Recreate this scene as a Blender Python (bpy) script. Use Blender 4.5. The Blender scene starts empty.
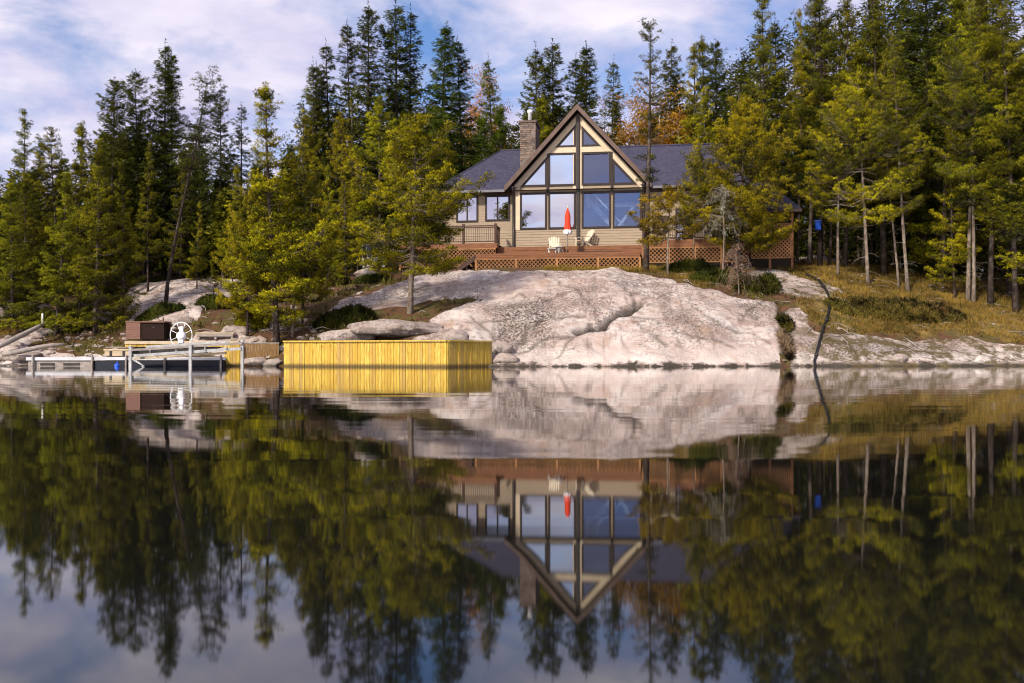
import bpy, math, random
import numpy as np
from mathutils import Vector, Matrix

random.seed(7)
RNG = np.random.default_rng(11)
scn = bpy.context.scene
COL = scn.collection
R = math.radians

# ------------------------------------------------------------------ camera
F = 995.0                 # focal length in pixels of the 1024 px wide picture
HZ = 355.0                # row of the horizon
CAMZ = 0.5                # lens half a metre above the lake
cd = bpy.data.cameras.new('camera')
cam = bpy.data.objects.new('camera', cd)
COL.objects.link(cam)
cam.location = (0, 0, CAMZ)
cam.rotation_euler = (R(90), 0, 0)
cd.sensor_width = 36.0
cd.lens = 36.0 * F / 1024
cd.shift_y = (HZ - 341.5) / 1024
cd.clip_end = 5000
scn.camera = cam


def at(px, py, Y):
    return Vector(((px - 512) / F * Y, Y, CAMZ + (HZ - py) / F * Y))


# ------------------------------------------------------------------ tagging
def tag(o, label=None, cat=None, group=None, kind=None):
    if label: o['label'] = label
    if cat: o['category'] = cat
    if group: o['group'] = group
    if kind: o['kind'] = kind
    return o


def empty(name, loc, rz=0.0):
    o = bpy.data.objects.new(name, None)
    o.empty_display_size = 0.3
    o.location = loc
    o.rotation_euler = (0, 0, rz)
    COL.objects.link(o)
    return o


def copy_tree(o, parent=None):
    c = o.copy()
    COL.objects.link(c)
    if parent is not None:
        c.parent = parent
    for ch in [k for k in bpy.data.objects if k.parent == o]:
        copy_tree(ch, c)
    return c


# ------------------------------------------------------------------ mesh builder
class MB:
    def __init__(self):
        self.v = []; self.f = []; self.sm = []

    def add(self, vs, fs, smooth=False):
        b = len(self.v)
        self.v.extend([tuple(p) for p in vs])
        for f in fs:
            self.f.append(tuple(b + i for i in f)); self.sm.append(smooth)
        return self

    def box(self, c, s, rz=0.0, M=None):
        x, y, z = s[0] / 2, s[1] / 2, s[2] / 2
        P = [Vector((a, b, d)) for d in (-z, z) for (a, b) in ((-x, -y), (x, -y), (x, y), (-x, y))]
        if M is None:
            M = Matrix.Rotation(rz, 3, 'Z')
        c = Vector(c)
        return self.add([c + M @ p for p in P],
                        [(3, 2, 1, 0), (4, 5, 6, 7), (0, 1, 5, 4), (1, 2, 6, 5), (2, 3, 7, 6), (3, 0, 4, 7)])

    def bx(self, x0, x1, y0, y1, z0, z1):
        return self.box(((x0 + x1) / 2, (y0 + y1) / 2, (z0 + z1) / 2), (abs(x1 - x0), abs(y1 - y0), abs(z1 - z0)))

    def beam(self, p, q, w, h, up=(0, 0, 1)):
        p, q = Vector(p), Vector(q)
        d = (q - p); L = d.length; d.normalize()
        up = Vector(up)
        s = d.cross(up)
        if s.length < 1e-4:
            s = d.cross(Vector((0, 1, 0)))
        s.normalize(); u = s.cross(d)
        M = Matrix((s, d, u)).transposed()
        return self.box((p + q) / 2, (w, L, h), M=M)

    def tube(self, pts, rad, n=8, cap=True):
        pts = [Vector(p) for p in pts]
        if not isinstance(rad, (list, tuple)):
            rad = [rad] * len(pts)
        vs = []; fs = []
        a = None
        for i, p in enumerate(pts):
            t = (pts[min(i + 1, len(pts) - 1)] - pts[max(i - 1, 0)]).normalized()
            if a is None:
                a = t.cross(Vector((0, 0, 1)))
                if a.length < 0.1: a = t.cross(Vector((0, 1, 0)))
            a = (a - t * a.dot(t)).normalized()
            b = t.cross(a)
            for k in range(n):
                w = 2 * math.pi * k / n
                vs.append(p + (a * math.cos(w) + b * math.sin(w)) * rad[i])
        for i in range(len(pts) - 1):
            for k in range(n):
                k2 = (k + 1) % n
                fs.append((i * n + k, i * n + k2, (i + 1) * n + k2, (i + 1) * n + k))
        if cap:
            fs.append(tuple(range(n - 1, -1, -1)))
            fs.append(tuple((len(pts) - 1) * n + k for k in range(n)))
        return self.add(vs, fs, True)

    def lathe(self, prof, c=(0, 0, 0), n=16, axis='Z'):
        vs = []; fs = []
        c = Vector(c)
        for r, z in prof:
            for k in range(n):
                w = 2 * math.pi * k / n
                p = Vector((r * math.cos(w), r * math.sin(w), z))
                if axis == 'Y': p = Vector((p.x, p.z, p.y))
                vs.append(c + p)
        for i in range(len(prof) - 1):
            for k in range(n):
                k2 = (k + 1) % n
                fs.append((i * n + k, i * n + k2, (i + 1) * n + k2, (i + 1) * n + k))
        fs.append(tuple(range(n - 1, -1, -1)))
        fs.append(tuple((len(prof) - 1) * n + k for k in range(n)))
        return self.add(vs, fs, True)

    def prism(self, poly, y0, y1):
        """polygon in the local x-z plane, extruded from y0 to y1"""
        n = len(poly)
        vs = [(p[0], y0, p[1]) for p in poly] + [(p[0], y1, p[1]) for p in poly]
        fs = [tuple(range(n)), tuple(range(2 * n - 1, n - 1, -1))]
        for k in range(n):
            k2 = (k + 1) % n
            fs.append((k2, k, n + k, n + k2))
        return self.add(vs, fs)

    def slab(self, quad, t):
        """four corners (top face), thickened downwards by t"""
        q = [Vector(p) for p in quad]
        lo = [p - Vector((0, 0, t)) for p in q]
        n = len(q)
        fs = [tuple(range(n)), tuple(range(2 * n - 1, n - 1, -1))]
        for k in range(n):
            k2 = (k + 1) % n
            fs.append((k2, k, n + k, n + k2))
        return self.add(q + lo, fs)

    def build(self, name, m, parent=None, fix=True):
        me = bpy.data.meshes.new(name)
        me.from_pydata(self.v, [], self.f)
        me.polygons.foreach_set('use_smooth', self.sm)
        if fix:
            import bmesh
            bm = bmesh.new(); bm.from_mesh(me)
            bmesh.ops.recalc_face_normals(bm, faces=bm.faces)
            bm.to_mesh(me); bm.free()
        me.materials.append(m)
        me.update()
        o = bpy.data.objects.new(name, me)
        COL.objects.link(o)
        if parent is not None: o.parent = parent
        return o


def np_mesh(name, V, Q, m, parent=None, tint=None, smooth=False, nrm=None):
    """numpy verts (n,3), quads or tris (k,4|3)"""
    me = bpy.data.meshes.new(name)
    me.vertices.add(len(V)); me.vertices.foreach_set('co', np.asarray(V, np.float32).ravel())
    k = Q.shape[1]
    me.loops.add(Q.size); me.loops.foreach_set('vertex_index', Q.astype(np.int32).ravel())
    me.polygons.add(len(Q))
    me.polygons.foreach_set('loop_start', np.arange(0, Q.size, k, dtype=np.int32))
    me.polygons.foreach_set('loop_total', np.full(len(Q), k, np.int32))
    me.polygons.foreach_set('use_smooth', np.full(len(Q), smooth, bool))
    if tint is not None:
        at_ = me.attributes.new('tint', 'FLOAT', 'POINT')
        at_.data.foreach_set('value', np.asarray(tint, np.float32))
    if nrm is not None:
        at2 = me.attributes.new('fan', 'FLOAT_VECTOR', 'POINT')
        at2.data.foreach_set('vector', np.asarray(nrm, np.float32).ravel())
    me.update(calc_edges=True); me.validate()
    if m is not None: me.materials.append(m)
    o = bpy.data.objects.new(name, me)
    COL.objects.link(o)
    if parent is not None: o.parent = parent
    return o


# ------------------------------------------------------------------ materials
class NT:
    def __init__(self, name):
        self.m = bpy.data.materials.new(name)
        self.m.use_nodes = True
        self.t = self.m.node_tree
        self.t.nodes.clear()
        self.out = self.t.nodes.new('ShaderNodeOutputMaterial')

    def n(self, kind, **kw):
        nd = self.t.nodes.new('ShaderNode' + kind)
        for k, v in kw.items():
            if k in ('ins',):
                for a, b in v.items():
                    if isinstance(b, bpy.types.NodeSocket): self.t.links.new(b, nd.inputs[a])
                    else: nd.inputs[a].default_value = b
            else:
                setattr(nd, k, v)
        return nd

    def link(self, a, b): self.t.links.new(a, b)

    def noise(self, vec, scale, detail=4, rough=0.55, dist=0.0):
        return self.n('TexNoise', ins={'Vector': vec, 'Scale': scale, 'Detail': detail, 'Roughness': rough, 'Distortion': dist}).outputs[0]

    def ramp(self, fac, stops, interp='LINEAR'):
        r = self.n('ValToRGB', ins={'Fac': fac})
        cr = r.color_ramp; cr.interpolation = interp
        while len(cr.elements) < len(stops): cr.elements.new(0.5)
        for e, (p, c) in zip(cr.elements, stops):
            e.position = p
            e.color = (c, c, c, 1) if isinstance(c, (int, float)) else (*c, 1)
        return r.outputs[0]

    def mix(self, fac, a, b, mode='MIX'):
        nd = self.n('Mix', data_type='RGBA', blend_type=mode)
        for sock, val in ((nd.inputs[0], fac), (nd.inputs[6], a), (nd.inputs[7], b)):
            if isinstance(val, bpy.types.NodeSocket): self.link(val, sock)
            elif isinstance(val, (int, float)): sock.default_value = val if sock == nd.inputs[0] else (val, val, val, 1)
            else: sock.default_value = (*val, 1)
        return nd.outputs[2]

    def math(self, op, a, b=0.0, clamp=False):
        nd = self.n('Math', operation=op, use_clamp=clamp)
        for s, v in ((nd.inputs[0], a), (nd.inputs[1], b)):
            if isinstance(v, bpy.types.NodeSocket): self.link(v, s)
            else: s.default_value = v
        return nd.outputs[0]

    def coord(self, which='Object'):
        return self.n('TexCoord').outputs[which]

    def scale(self, vec, s):
        return self.n('Mapping', ins={'Vector': vec, 'Scale': s}).outputs[0]

    def bump(self, h, strength=0.3, dist=0.02):
        return self.n('Bump', ins={'Height': h, 'Strength': strength, 'Distance': dist}).outputs[0]

    def finish(self, color, rough=0.8, spec=0.3, normal=None, metal=0.0):
        b = self.n('BsdfPrincipled')
        for k, v in (('Base Color', color), ('Roughness', rough), ('Specular IOR Level', spec), ('Metallic', metal)):
            if isinstance(v, bpy.types.NodeSocket): self.link(v, b.inputs[k])
            elif isinstance(v, (int, float)): b.inputs[k].default_value = v
            else: b.inputs[k].default_value = (*v, 1)
        if normal is not None: self.link(normal, b.inputs['Normal'])
        self.link(b.outputs[0], self.out.inputs[0])
        return self.m


def plain(name, c, rough=0.7, var=0.25, scale=3.0, stretch=(1, 1, 1), bump=0.0, metal=0.0, spec=0.3):
    t = NT(name)
    v = t.scale(t.coord(), stretch)
    nz = t.noise(v, scale, 5, 0.6)
    lo = tuple(x * (1 - var) for x in c); hi = tuple(min(1, x * (1 + var)) for x in c)
    colr = t.ramp(nz, [(0.3, lo), (0.7, hi)])
    nrm = t.bump(nz, bump, 0.02) if bump else None
    return t.finish(colr, rough, spec, nrm, metal)


M = {}
M['siding'] = plain('siding', (0.305, 0.235, 0.165), 0.65, 0.14, 1.2, (1, 1, 9))
M['trim'] = plain('cream_trim', (0.57, 0.46, 0.325), 0.6, 0.10, 2.0)
M['frame'] = plain('window_frame_paint', (0.028, 0.017, 0.014), 0.4, 0.2, 3.0)
M['fascia'] = plain('fascia_paint', (0.105, 0.065, 0.050), 0.55, 0.25, 2.5)
M['soffit'] = plain('soffit_boards', (0.05, 0.032, 0.026), 0.7, 0.25, 2.5)
M['gutter'] = plain('gutter_metal', (0.16, 0.16, 0.18), 0.4, 0.15, 2.0)
M['downpipe'] = plain('downpipe_metal', (0.035, 0.028, 0.026), 0.4, 0.2, 2.0)
M['deck'] = plain('stained_deck', (0.185, 0.074, 0.031), 0.6, 0.30, 2.0, (1, 6, 6), 0.1)
M['deck_dark'] = plain('dark_rail_stain', (0.055, 0.025, 0.016), 0.6, 0.3, 3.0)
M['lattice'] = plain('cedar_lattice', (0.31, 0.150, 0.060), 0.7, 0.35, 1.6)
M['void'] = plain('dark_fill_and_shade', (0.03, 0.022, 0.016), 0.95, 0.3, 2.0)  # near-black fill; also stands in for shade below the decks and inside the porch
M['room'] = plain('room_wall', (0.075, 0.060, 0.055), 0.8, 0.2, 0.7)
M['roomlight'] = plain('painted_stair', (0.75, 0.72, 0.66), 0.6, 0.1, 2.0)
M['chair'] = plain('cream_chair_plastic', (0.66, 0.56, 0.42), 0.5, 0.10, 3.0)
M['white'] = plain('white_paint', (0.78, 0.78, 0.80), 0.45, 0.08, 3.0)
M['red'] = plain('red_canvas', (0.72, 0.055, 0.022), 0.8, 0.15, 5.0)
M['alu'] = plain('weathered_aluminium', (0.34, 0.34, 0.345), 0.5, 0.3, 4.0, metal=0.35)
M['greywood'] = plain('grey_weathered_wood', (0.27, 0.235, 0.21), 0.8, 0.35, 3.0, (1, 5, 5), 0.2)
M['palewood'] = plain('pale_dock_boards', (0.46, 0.37, 0.26), 0.75, 0.25, 3.0, (1, 4, 4), 0.2)
M['dockwhite'] = plain('white_dock_edge', (0.50, 0.50, 0.54), 0.6, 0.15, 2.0)
M['darkwood'] = plain('dark_timber_and_shade', (0.028, 0.024, 0.024), 0.5, 0.4, 3.0)  # dark timber, also the painted shade of float gaps and landing front
M['brown1'] = plain('brown_box_side', (0.17, 0.088, 0.066), 0.7, 0.2, 3.0, (1, 1, 8))
M['brown2'] = plain('brown_box_lid', (0.022, 0.012, 0.010), 0.8, 0.25, 3.0, (1, 1, 8), spec=0.08)
M['blue'] = plain('blue_plastic', (0.02, 0.09, 0.55), 0.4, 0.1, 3.0)
M['black'] = plain('black_rubber', (0.012, 0.012, 0.014), 0.5, 0.3, 6.0)
M['glassdark'] = plain('dark_tinted_glass', (0.02, 0.025, 0.03), 0.1, 0.1, 3.0, spec=0.6)
M['palewood_dark'] = plain('brown_planks', (0.20, 0.115, 0.045), 0.75, 0.35, 3.0, (8, 8, 1))
M['navy'] = plain('dark_blue_float', (0.006, 0.009, 0.020), 0.6, 0.3, 3.0)
M['lamp'] = plain('white_lantern_glass', (0.8, 0.78, 0.72), 0.3, 0.05, 3.0)


def mk_yellow():
    t = NT('new_yellow_timber')
    co = t.coord()
    rnd = t.n('NewGeometry').outputs['Random Per Island']
    colr = t.ramp(rnd, [(0.0, (0.46, 0.315, 0.040)), (0.35, (0.58, 0.415, 0.060)), (0.7, (0.65, 0.49, 0.10)), (0.80, (0.52, 0.345, 0.045)), (1.0, (0.36, 0.27, 0.11))])
    g = t.noise(t.scale(co, (14, 14, 1.2)), 2.2, 5, 0.65)
    colr = t.mix(t.ramp(g, [(0.38, 1.0), (0.60, 0.0)]), colr, (0.40, 0.22, 0.03))
    k = t.noise(co, 9.0, 2, 0.5)
    colr = t.mix(t.ramp(k, [(0.70, 0.0), (0.76, 0.8)]), colr, (0.16, 0.08, 0.02))
    pz = t.n('SeparateXYZ', ins={0: t.n('NewGeometry').outputs['Position']}).outputs[2]
    colr = t.mix(t.ramp(t.math('ADD', pz, t.math('MULTIPLY', t.math('SUBTRACT', k, 0.5), 0.10)), [(0.05, 0.9), (0.17, 0.0)]), colr, (0.07, 0.045, 0.015))
    return t.finish(colr, 0.65, 0.3, t.bump(g, 0.2, 0.01))
M['yellow'] = mk_yellow()


def mk_shingle():
    t = NT('blue_grey_shingles')
    co = t.coord('Object')
    br = t.n('TexBrick', ins={'Vector': t.scale(co, (1, 1, 1)), 'Scale': 1.0, 'Mortar Size': 0.012, 'Brick Width': 0.33, 'Row Height': 0.14,
                              'Color1': (0.020, 0.022, 0.050, 1), 'Color2': (0.052, 0.052, 0.095, 1), 'Mortar': (0.015, 0.015, 0.030, 1), 'Bias': -0.1})
    br.offset = 0.37
    sep = t.n('SeparateXYZ', ins={0: co})
    cmb = t.n('CombineXYZ', ins={0: t.math('ADD', sep.outputs[0], t.math('MULTIPLY', sep.outputs[1], 0.31)), 1: t.math('MULTIPLY', sep.outputs[2], 1.75), 2: 0.0})
    t.link(cmb.outputs[0], br.inputs['Vector'])
    sp = t.noise(co, 5.5, 6, 0.75)
    colr = t.mix(t.ramp(sp, [(0.42, 0.0), (0.66, 0.75)]), br.outputs[0], (0.085, 0.070, 0.105))
    sp2 = t.noise(co, 0.7, 4, 0.6)
    colr = t.mix(t.ramp(sp2, [(0.35, 0.0), (0.7, 0.45)]), colr, (0.030, 0.030, 0.055))
    return t.finish(colr, 0.75, 0.35, t.bump(br.outputs[1], 0.5, 0.02))
M['shingle'] = mk_shingle()


def mk_stone():
    t = NT('stacked_ledge_stone')
    co = t.coord('Object')
    sep = t.n('SeparateXYZ', ins={0: co})
    wob = t.noise(co, 3.0, 3, 0.6)
    cmb = t.n('CombineXYZ', ins={0: t.math('ADD', sep.outputs[0], sep.outputs[1]), 1: t.math('ADD', sep.outputs[2], t.math('MULTIPLY', wob, 0.10)), 2: 0.0})
    br = t.n('TexBrick', ins={'Vector': cmb.outputs[0], 'Scale': 1.0, 'Mortar Size': 0.018, 'Mortar Smooth': 0.3, 'Brick Width': 0.36, 'Row Height': 0.125,
                              'Color1': (0.26, 0.17, 0.125, 1), 'Color2': (0.085, 0.060, 0.052, 1), 'Mortar': (0.04, 0.028, 0.024, 1)})
    br.offset = 0.43; br.squash = 0.7; br.squash_frequency = 3
    nz = t.noise(co, 4.0, 5, 0.7)
    colr = t.mix(t.ramp(nz, [(0.4, 0.0), (0.65, 0.6)]), br.outputs[0], (0.27, 0.225, 0.20))
    return t.finish(colr, 0.85, 0.2, t.bump(t.math('SUBTRACT', nz, br.outputs[1]), 0.8, 0.05))
M['stone'] = mk_stone()


def mk_glass(name='coated_window_glass', fac=0.74, tint=(0.97, 0.97, 1.0)):
    t = NT(name)
    gl = t.n('BsdfGlossy', ins={'Color': (*tint, 1), 'Roughness': 0.0})
    co = t.coord('Object')
    nz = t.noise(co, 0.35, 2, 0.5)
    t.link(t.bump(nz, 0.35, 0.02), gl.inputs['Normal'])
    tr = t.n('BsdfTransparent', ins={'Color': (0.50, 0.60, 0.78, 1)})
    mx = t.n('MixShader', ins={0: fac, 1: tr.outputs[0], 2: gl.outputs[0]})
    t.link(mx.outputs[0], t.out.inputs[0])
    return t.m
M['glass'] = mk_glass()
M['glass_dim_reflect'] = mk_glass('dim_blue_reflection_glass', 0.30, (0.62, 0.70, 0.94))  # same glass; dimmer blue sky reflection of the right panes put into its colour


def mk_foliage(name, dark, lite, trans=0.25, old=(0.10, 0.06, 0.02), oldamt=0.15):
    t = NT(name)
    a = t.n('Attribute', attribute_name='tint')
    oi = t.n('ObjectInfo')
    colr = t.ramp(a.outputs['Fac'], [(0.0, dark), (1.0, lite)])
    co = t.coord('Object')
    nz = t.noise(co, 0.8, 3, 0.6)
    colr = t.mix(t.ramp(nz, [(0.58, 0.0), (0.75, oldamt)]), colr, old)
    colr = t.mix(1.0, colr, oi.outputs['Color'], 'MULTIPLY')
    hs = t.n('HueSaturation', ins={'Hue': t.math('ADD', 0.488, t.math('MULTIPLY', oi.outputs['Random'], 0.024)), 'Saturation': 1.0,
                                   'Value': t.math('ADD', 0.85, t.math('MULTIPLY', oi.outputs['Random'], 0.3)), 'Color': colr})
    colr = hs.outputs[0]
    # shading normal of the whole spray, so that a tuft has a sunny and a shady side
    fan = t.n('Attribute', attribute_name='fan')
    vt = t.n('VectorTransform', vector_type='NORMAL', convert_from='OBJECT', convert_to='WORLD', ins={0: fan.outputs['Vector']})
    gn = t.n('NewGeometry')
    vm = t.n('Mix', data_type='VECTOR'); vm.inputs[0].default_value = 0.72
    t.link(gn.outputs['Normal'], vm.inputs[4]); t.link(vt.outputs[0], vm.inputs[5])
    nn = t.n('VectorMath', operation='NORMALIZE', ins={0: vm.outputs[1]})
    d = t.n('BsdfDiffuse', ins={'Color': colr, 'Normal': nn.outputs[0]})
    tl = t.n('BsdfTranslucent', ins={'Color': colr})
    mx = t.n('MixShader', ins={0: trans, 1: d.outputs[0], 2: tl.outputs[0]})
    gl = t.n('BsdfGlossy', ins={'Roughness': 0.5, 'Color': (0.8, 0.8, 0.7, 1)})
    mx2 = t.n('MixShader', ins={0: 0.010, 1: mx.outputs[0], 2: gl.outputs[0]})
    t.link(mx2.outputs[0], t.out.inputs[0])
    return t.m
M['f_spruce'] = mk_foliage('spruce_needles', (0.018, 0.028, 0.004), (0.150, 0.148, 0.012), 0.17)
M['f_pine'] = mk_foliage('pine_needles', (0.020, 0.029, 0.003), (0.42, 0.355, 0.010), 0.17)
M['f_white'] = mk_foliage('soft_pine_needles', (0.030, 0.055, 0.008), (0.18, 0.22, 0.014), 0.15)
M['f_aspen'] = mk_foliage('autumn_leaves', (0.42, 0.20, 0.02), (0.76, 0.44, 0.04), 0.35, (0.55, 0.22, 0.05), 0.35)
M['f_rust'] = mk_foliage('dead_rust_needles', (0.16, 0.085, 0.045), (0.40, 0.24, 0.15), 0.2)
M['f_lichen'] = mk_foliage('grey_lichen_twigs', (0.16, 0.15, 0.11), (0.42, 0.41, 0.33), 0.1)
M['f_juniper'] = mk_foliage('juniper_needles', (0.020, 0.030, 0.006), (0.085, 0.090, 0.012), 0.2, (0.14, 0.10, 0.03), 0.3)
M['f_heath'] = mk_foliage('heath_twigs', (0.055, 0.045, 0.012), (0.16, 0.125, 0.025), 0.2, (0.22, 0.11, 0.04), 0.5)
M['f_grass'] = mk_foliage('dry_grass_blades', (0.13, 0.085, 0.020), (0.38, 0.255, 0.052), 0.3, (0.11, 0.10, 0.025), 0.75)
M['f_under'] = mk_foliage('mixed_undergrowth', (0.030, 0.026, 0.009), (0.13, 0.115, 0.018), 0.2, (0.18, 0.07, 0.03), 0.6)


def mk_bark(name, c1, c2, pale):
    t = NT(name)
    co = t.coord('Object')
    v = t.noise(t.scale(co, (1, 1, 0.35)), 9.0, 5, 0.7)
    colr = t.ramp(v, [(0.35, c1), (0.62, c2)])
    p = t.noise(co, 2.3, 4, 0.6)
    colr = t.mix(t.ramp(p, [(0.5, 0.0), (0.62, 0.8)]), colr, pale)
    oi = t.n('ObjectInfo')
    colr = t.mix(1.0, colr, oi.outputs['Color'], 'MULTIPLY')
    return t.finish(colr, 0.9, 0.15, t.bump(v, 0.6, 0.03))
M['bark'] = mk_bark('grey_brown_bark', (0.028, 0.021, 0.018), (0.10, 0.072, 0.058), (0.19, 0.165, 0.14))
M['bark_pale'] = mk_bark('pale_scaly_bark', (0.10, 0.075, 0.06), (0.30, 0.24, 0.19), (0.38, 0.34, 0.28))
M['birchbark'] = mk_bark('birch_bark', (0.30, 0.26, 0.22), (0.6, 0.55, 0.5), (0.7, 0.66, 0.6))


# ------------------------------------------------------------------ numeric noise
def _hash(ix, iy, seed):
    n = (ix * 374761393 + iy * 668265263 + seed * 974634777) & 0xFFFFFFFF
    n = ((n ^ (n >> 13)) * 1274126177) & 0xFFFFFFFF
    n = n ^ (n >> 16)
    return (n & 0xFFFF) / 65535.0


def vnoise(x, y, seed=0):
    ix = np.floor(x).astype(np.int64); iy = np.floor(y).astype(np.int64)
    fx = x - ix; fy = y - iy
    fx = fx * fx * fx * (fx * (fx * 6 - 15) + 10); fy = fy * fy * fy * (fy * (fy * 6 - 15) + 10)
    a = _hash(ix, iy, seed); b = _hash(ix + 1, iy, seed); c = _hash(ix, iy + 1, seed); d = _hash(ix + 1, iy + 1, seed)
    return (a * (1 - fx) + b * fx) * (1 - fy) + (c * (1 - fx) + d * fx) * fy


def fbm(x, y, seed=0, oct=4, g=0.5):
    s = 0; a = 1; n = 0
    for k in range(oct):
        s = s + a * (vnoise(x, y, seed + k * 17) - 0.5); n += a
        x = x * 2.03 + 5.1; y = y * 2.03 - 3.7; a *= g
    return s / n * 2


# ------------------------------------------------------------------ terrain
CP = []
def prof(px, rows):
    for py, Y in rows:
        p = at(px, py, Y); CP.append((p.x, p.y, p.z))

prof(500, [(366.5, 43), (345, 44.5), (320, 46.5), (295, 49.5), (277, 53), (270, 56), (268, 58)])
prof(550, [(366.5, 43), (347, 44), (325, 45.5), (297, 48.5), (278, 51.5), (268.5, 54.5), (268, 57.5)])
prof(600, [(366.5, 43), (350, 43.6), (330, 45), (300, 47.5), (280, 50.5), (268.5, 54), (268, 57)])
prof(650, [(366.5, 43.2), (350, 43.9), (330, 45.2), (303, 47.5), (284, 50.5), (272, 54), (268, 57)])
prof(700, [(366, 43.5), (350, 44), (330, 45.5), (310, 47), (293, 49), (281, 52), (270, 56), (265, 60)])
prof(740, [(366, 43.8), (345, 44.8), (325, 46.5), (305, 48), (294, 50), (281, 53), (268, 57), (262, 62)])
prof(785, [(365.8, 44), (345, 45.4), (320, 47.4), (305, 49), (288, 52), (272, 56), (262, 62)])
prof(830, [(365.6, 44.3), (352, 45), (335, 46.8), (318, 48.6), (300, 50.5), (286, 53), (270, 58), (261, 64)])
prof(880, [(365.6, 44.5), (354, 45.5), (340, 47), (325, 49), (308, 51), (291, 54), (276, 58), (264, 64)])
prof(960, [(365.6, 45), (354, 46), (343, 47.5), (328, 49), (314, 51), (298, 54), (284, 58), (274, 64)])
prof(1040, [(365.6, 45), (354, 46.5), (344, 48), (322, 50.5), (306, 54), (292, 58), (280, 64)])
prof(1200, [(365.6, 45), (352, 47), (340, 49), (322, 51), (307, 54), (292, 60)])
prof(410, [(366.5, 42.6), (342, 43.6), (327, 45.5), (312, 47.5), (297, 50.5), (283, 54), (272, 58), (268, 62)])
prof(450, [(366.5, 42.6), (342, 43.8), (324, 45.5), (306, 48), (288, 51.5), (274, 55), (270, 58)])
prof(340, [(366.5, 43.5), (342, 44.5), (327, 47), (311, 49.5), (299, 52), (287, 56), (276, 62), (270, 70)])
prof(280, [(366.5, 44), (344, 45.5), (326, 48), (311, 51), (295, 55), (280, 62), (270, 70)])
prof(190, [(366.0, 45.8), (349, 46.6), (328, 48), (314, 50), (298, 53), (283, 57), (274, 64), (266, 72)])
prof(130, [(366, 46), (352, 47), (332, 49), (318, 51), (300, 54.5), (287, 60), (276, 68)])
prof(70, [(365.8, 46), (353, 47), (342, 48.5), (328, 51), (315, 55), (302, 60), (290, 68)])
prof(10, [(365.8, 45.5), (353, 46.5), (340, 48), (330, 50), (318, 54), (308, 60), (298, 68)])
prof(-120, [(365.8, 46), (352, 47.5), (338, 50), (324, 54), (312, 60)])
for px in (-120, 100, 300, 500, 700, 900, 1150):
    for Y, z in ((40.5, -0.7), (36, -1.6), (25, -2.4), (0, -3.0)):
        CP.append(((px - 512) / F * max(Y, 30), Y, z))
for x in (-60, -30, -8, 8, 30, 60):
    for Y, z in ((80, 6.3), (110, 7.5), (200, 9.0)):
        CP.append((x, Y, z + (0.8 if x > 15 and Y < 100 else 0)))
for x in (-110, 110):
    CP += [(x, 20, -2.5), (x, 48, 0.8), (x, 60, 3.5), (x, 110, 8)]
CP = np.array(CP)


def _phi(d2): return np.sqrt(d2 + 0.8)
_n = len(CP)
_A = _phi(((CP[:, None, :2] - CP[None, :, :2]) ** 2).sum(-1)) - np.eye(_n) * 0.25
_P = np.c_[np.ones(_n), CP[:, :2]]
_S = np.block([[_A, _P], [_P.T, np.zeros((3, 3))]])
_W = np.linalg.solve(_S, np.r_[CP[:, 2], np.zeros(3)])


def base_h(x, y):
    x = np.asarray(x, float); y = np.asarray(y, float)
    sh = x.shape; x = x.ravel(); y = y.ravel()
    out = np.empty(len(x))
    for i in range(0, len(x), 20000):
        a = x[i:i + 20000]; b = y[i:i + 20000]
        d2 = (a[:, None] - CP[None, :, 0]) ** 2 + (b[:, None] - CP[None, :, 1]) ** 2
        out[i:i + 20000] = _phi(d2) @ _W[:_n] + _W[_n] + _W[_n + 1] * a + _W[_n + 2] * b
    return out.reshape(sh)


def hit(px, py, y0=41.0, y1=75.0):
    """where the sight line through a picture point meets the bare terrain"""
    Y = np.linspace(y0, y1, 700)
    X = (px - 512) / F * Y; Z = CAMZ + (HZ - py) / F * Y
    b = base_h(X, Y) - Z
    k = np.argmax(b > 0) if (b > 0).any() else len(Y) - 1
    return X[k], Y[k]


def seg_dist(x, y, a, b):
    ax, ay = a; bx, by = b
    dx, dy = bx - ax, by - ay
    t = np.clip(((x - ax) * dx + (y - ay) * dy) / (dx * dx + dy * dy + 1e-9), 0, 1)
    return np.hypot(x - ax - t * dx, y - ay - t * dy)


def poly_sd(x, y, poly):
    """signed distance, positive inside"""
    d = np.full(x.shape, 1e9); ins = np.zeros(x.shape, bool)
    n = len(poly)
    for i in range(n):
        a = poly[i]; b = poly[(i + 1) % n]
        d = np.minimum(d, seg_dist(x, y, a, b))
        c = ((a[1] > y) != (b[1] > y)) & (x < (b[0] - a[0]) * (y - a[1]) / (b[1] - a[1] + 1e-12) + a[0])
        ins ^= c
    return np.where(ins, d, -d)


def ground_poly(pts):
    out = []
    for px, py in pts:
        if py >= 366:                       # continues under the water
            Y = 40.0; out.append(((px - 512) / F * Y, Y))
        else:
            out.append(hit(px, py))
    return out

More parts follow.
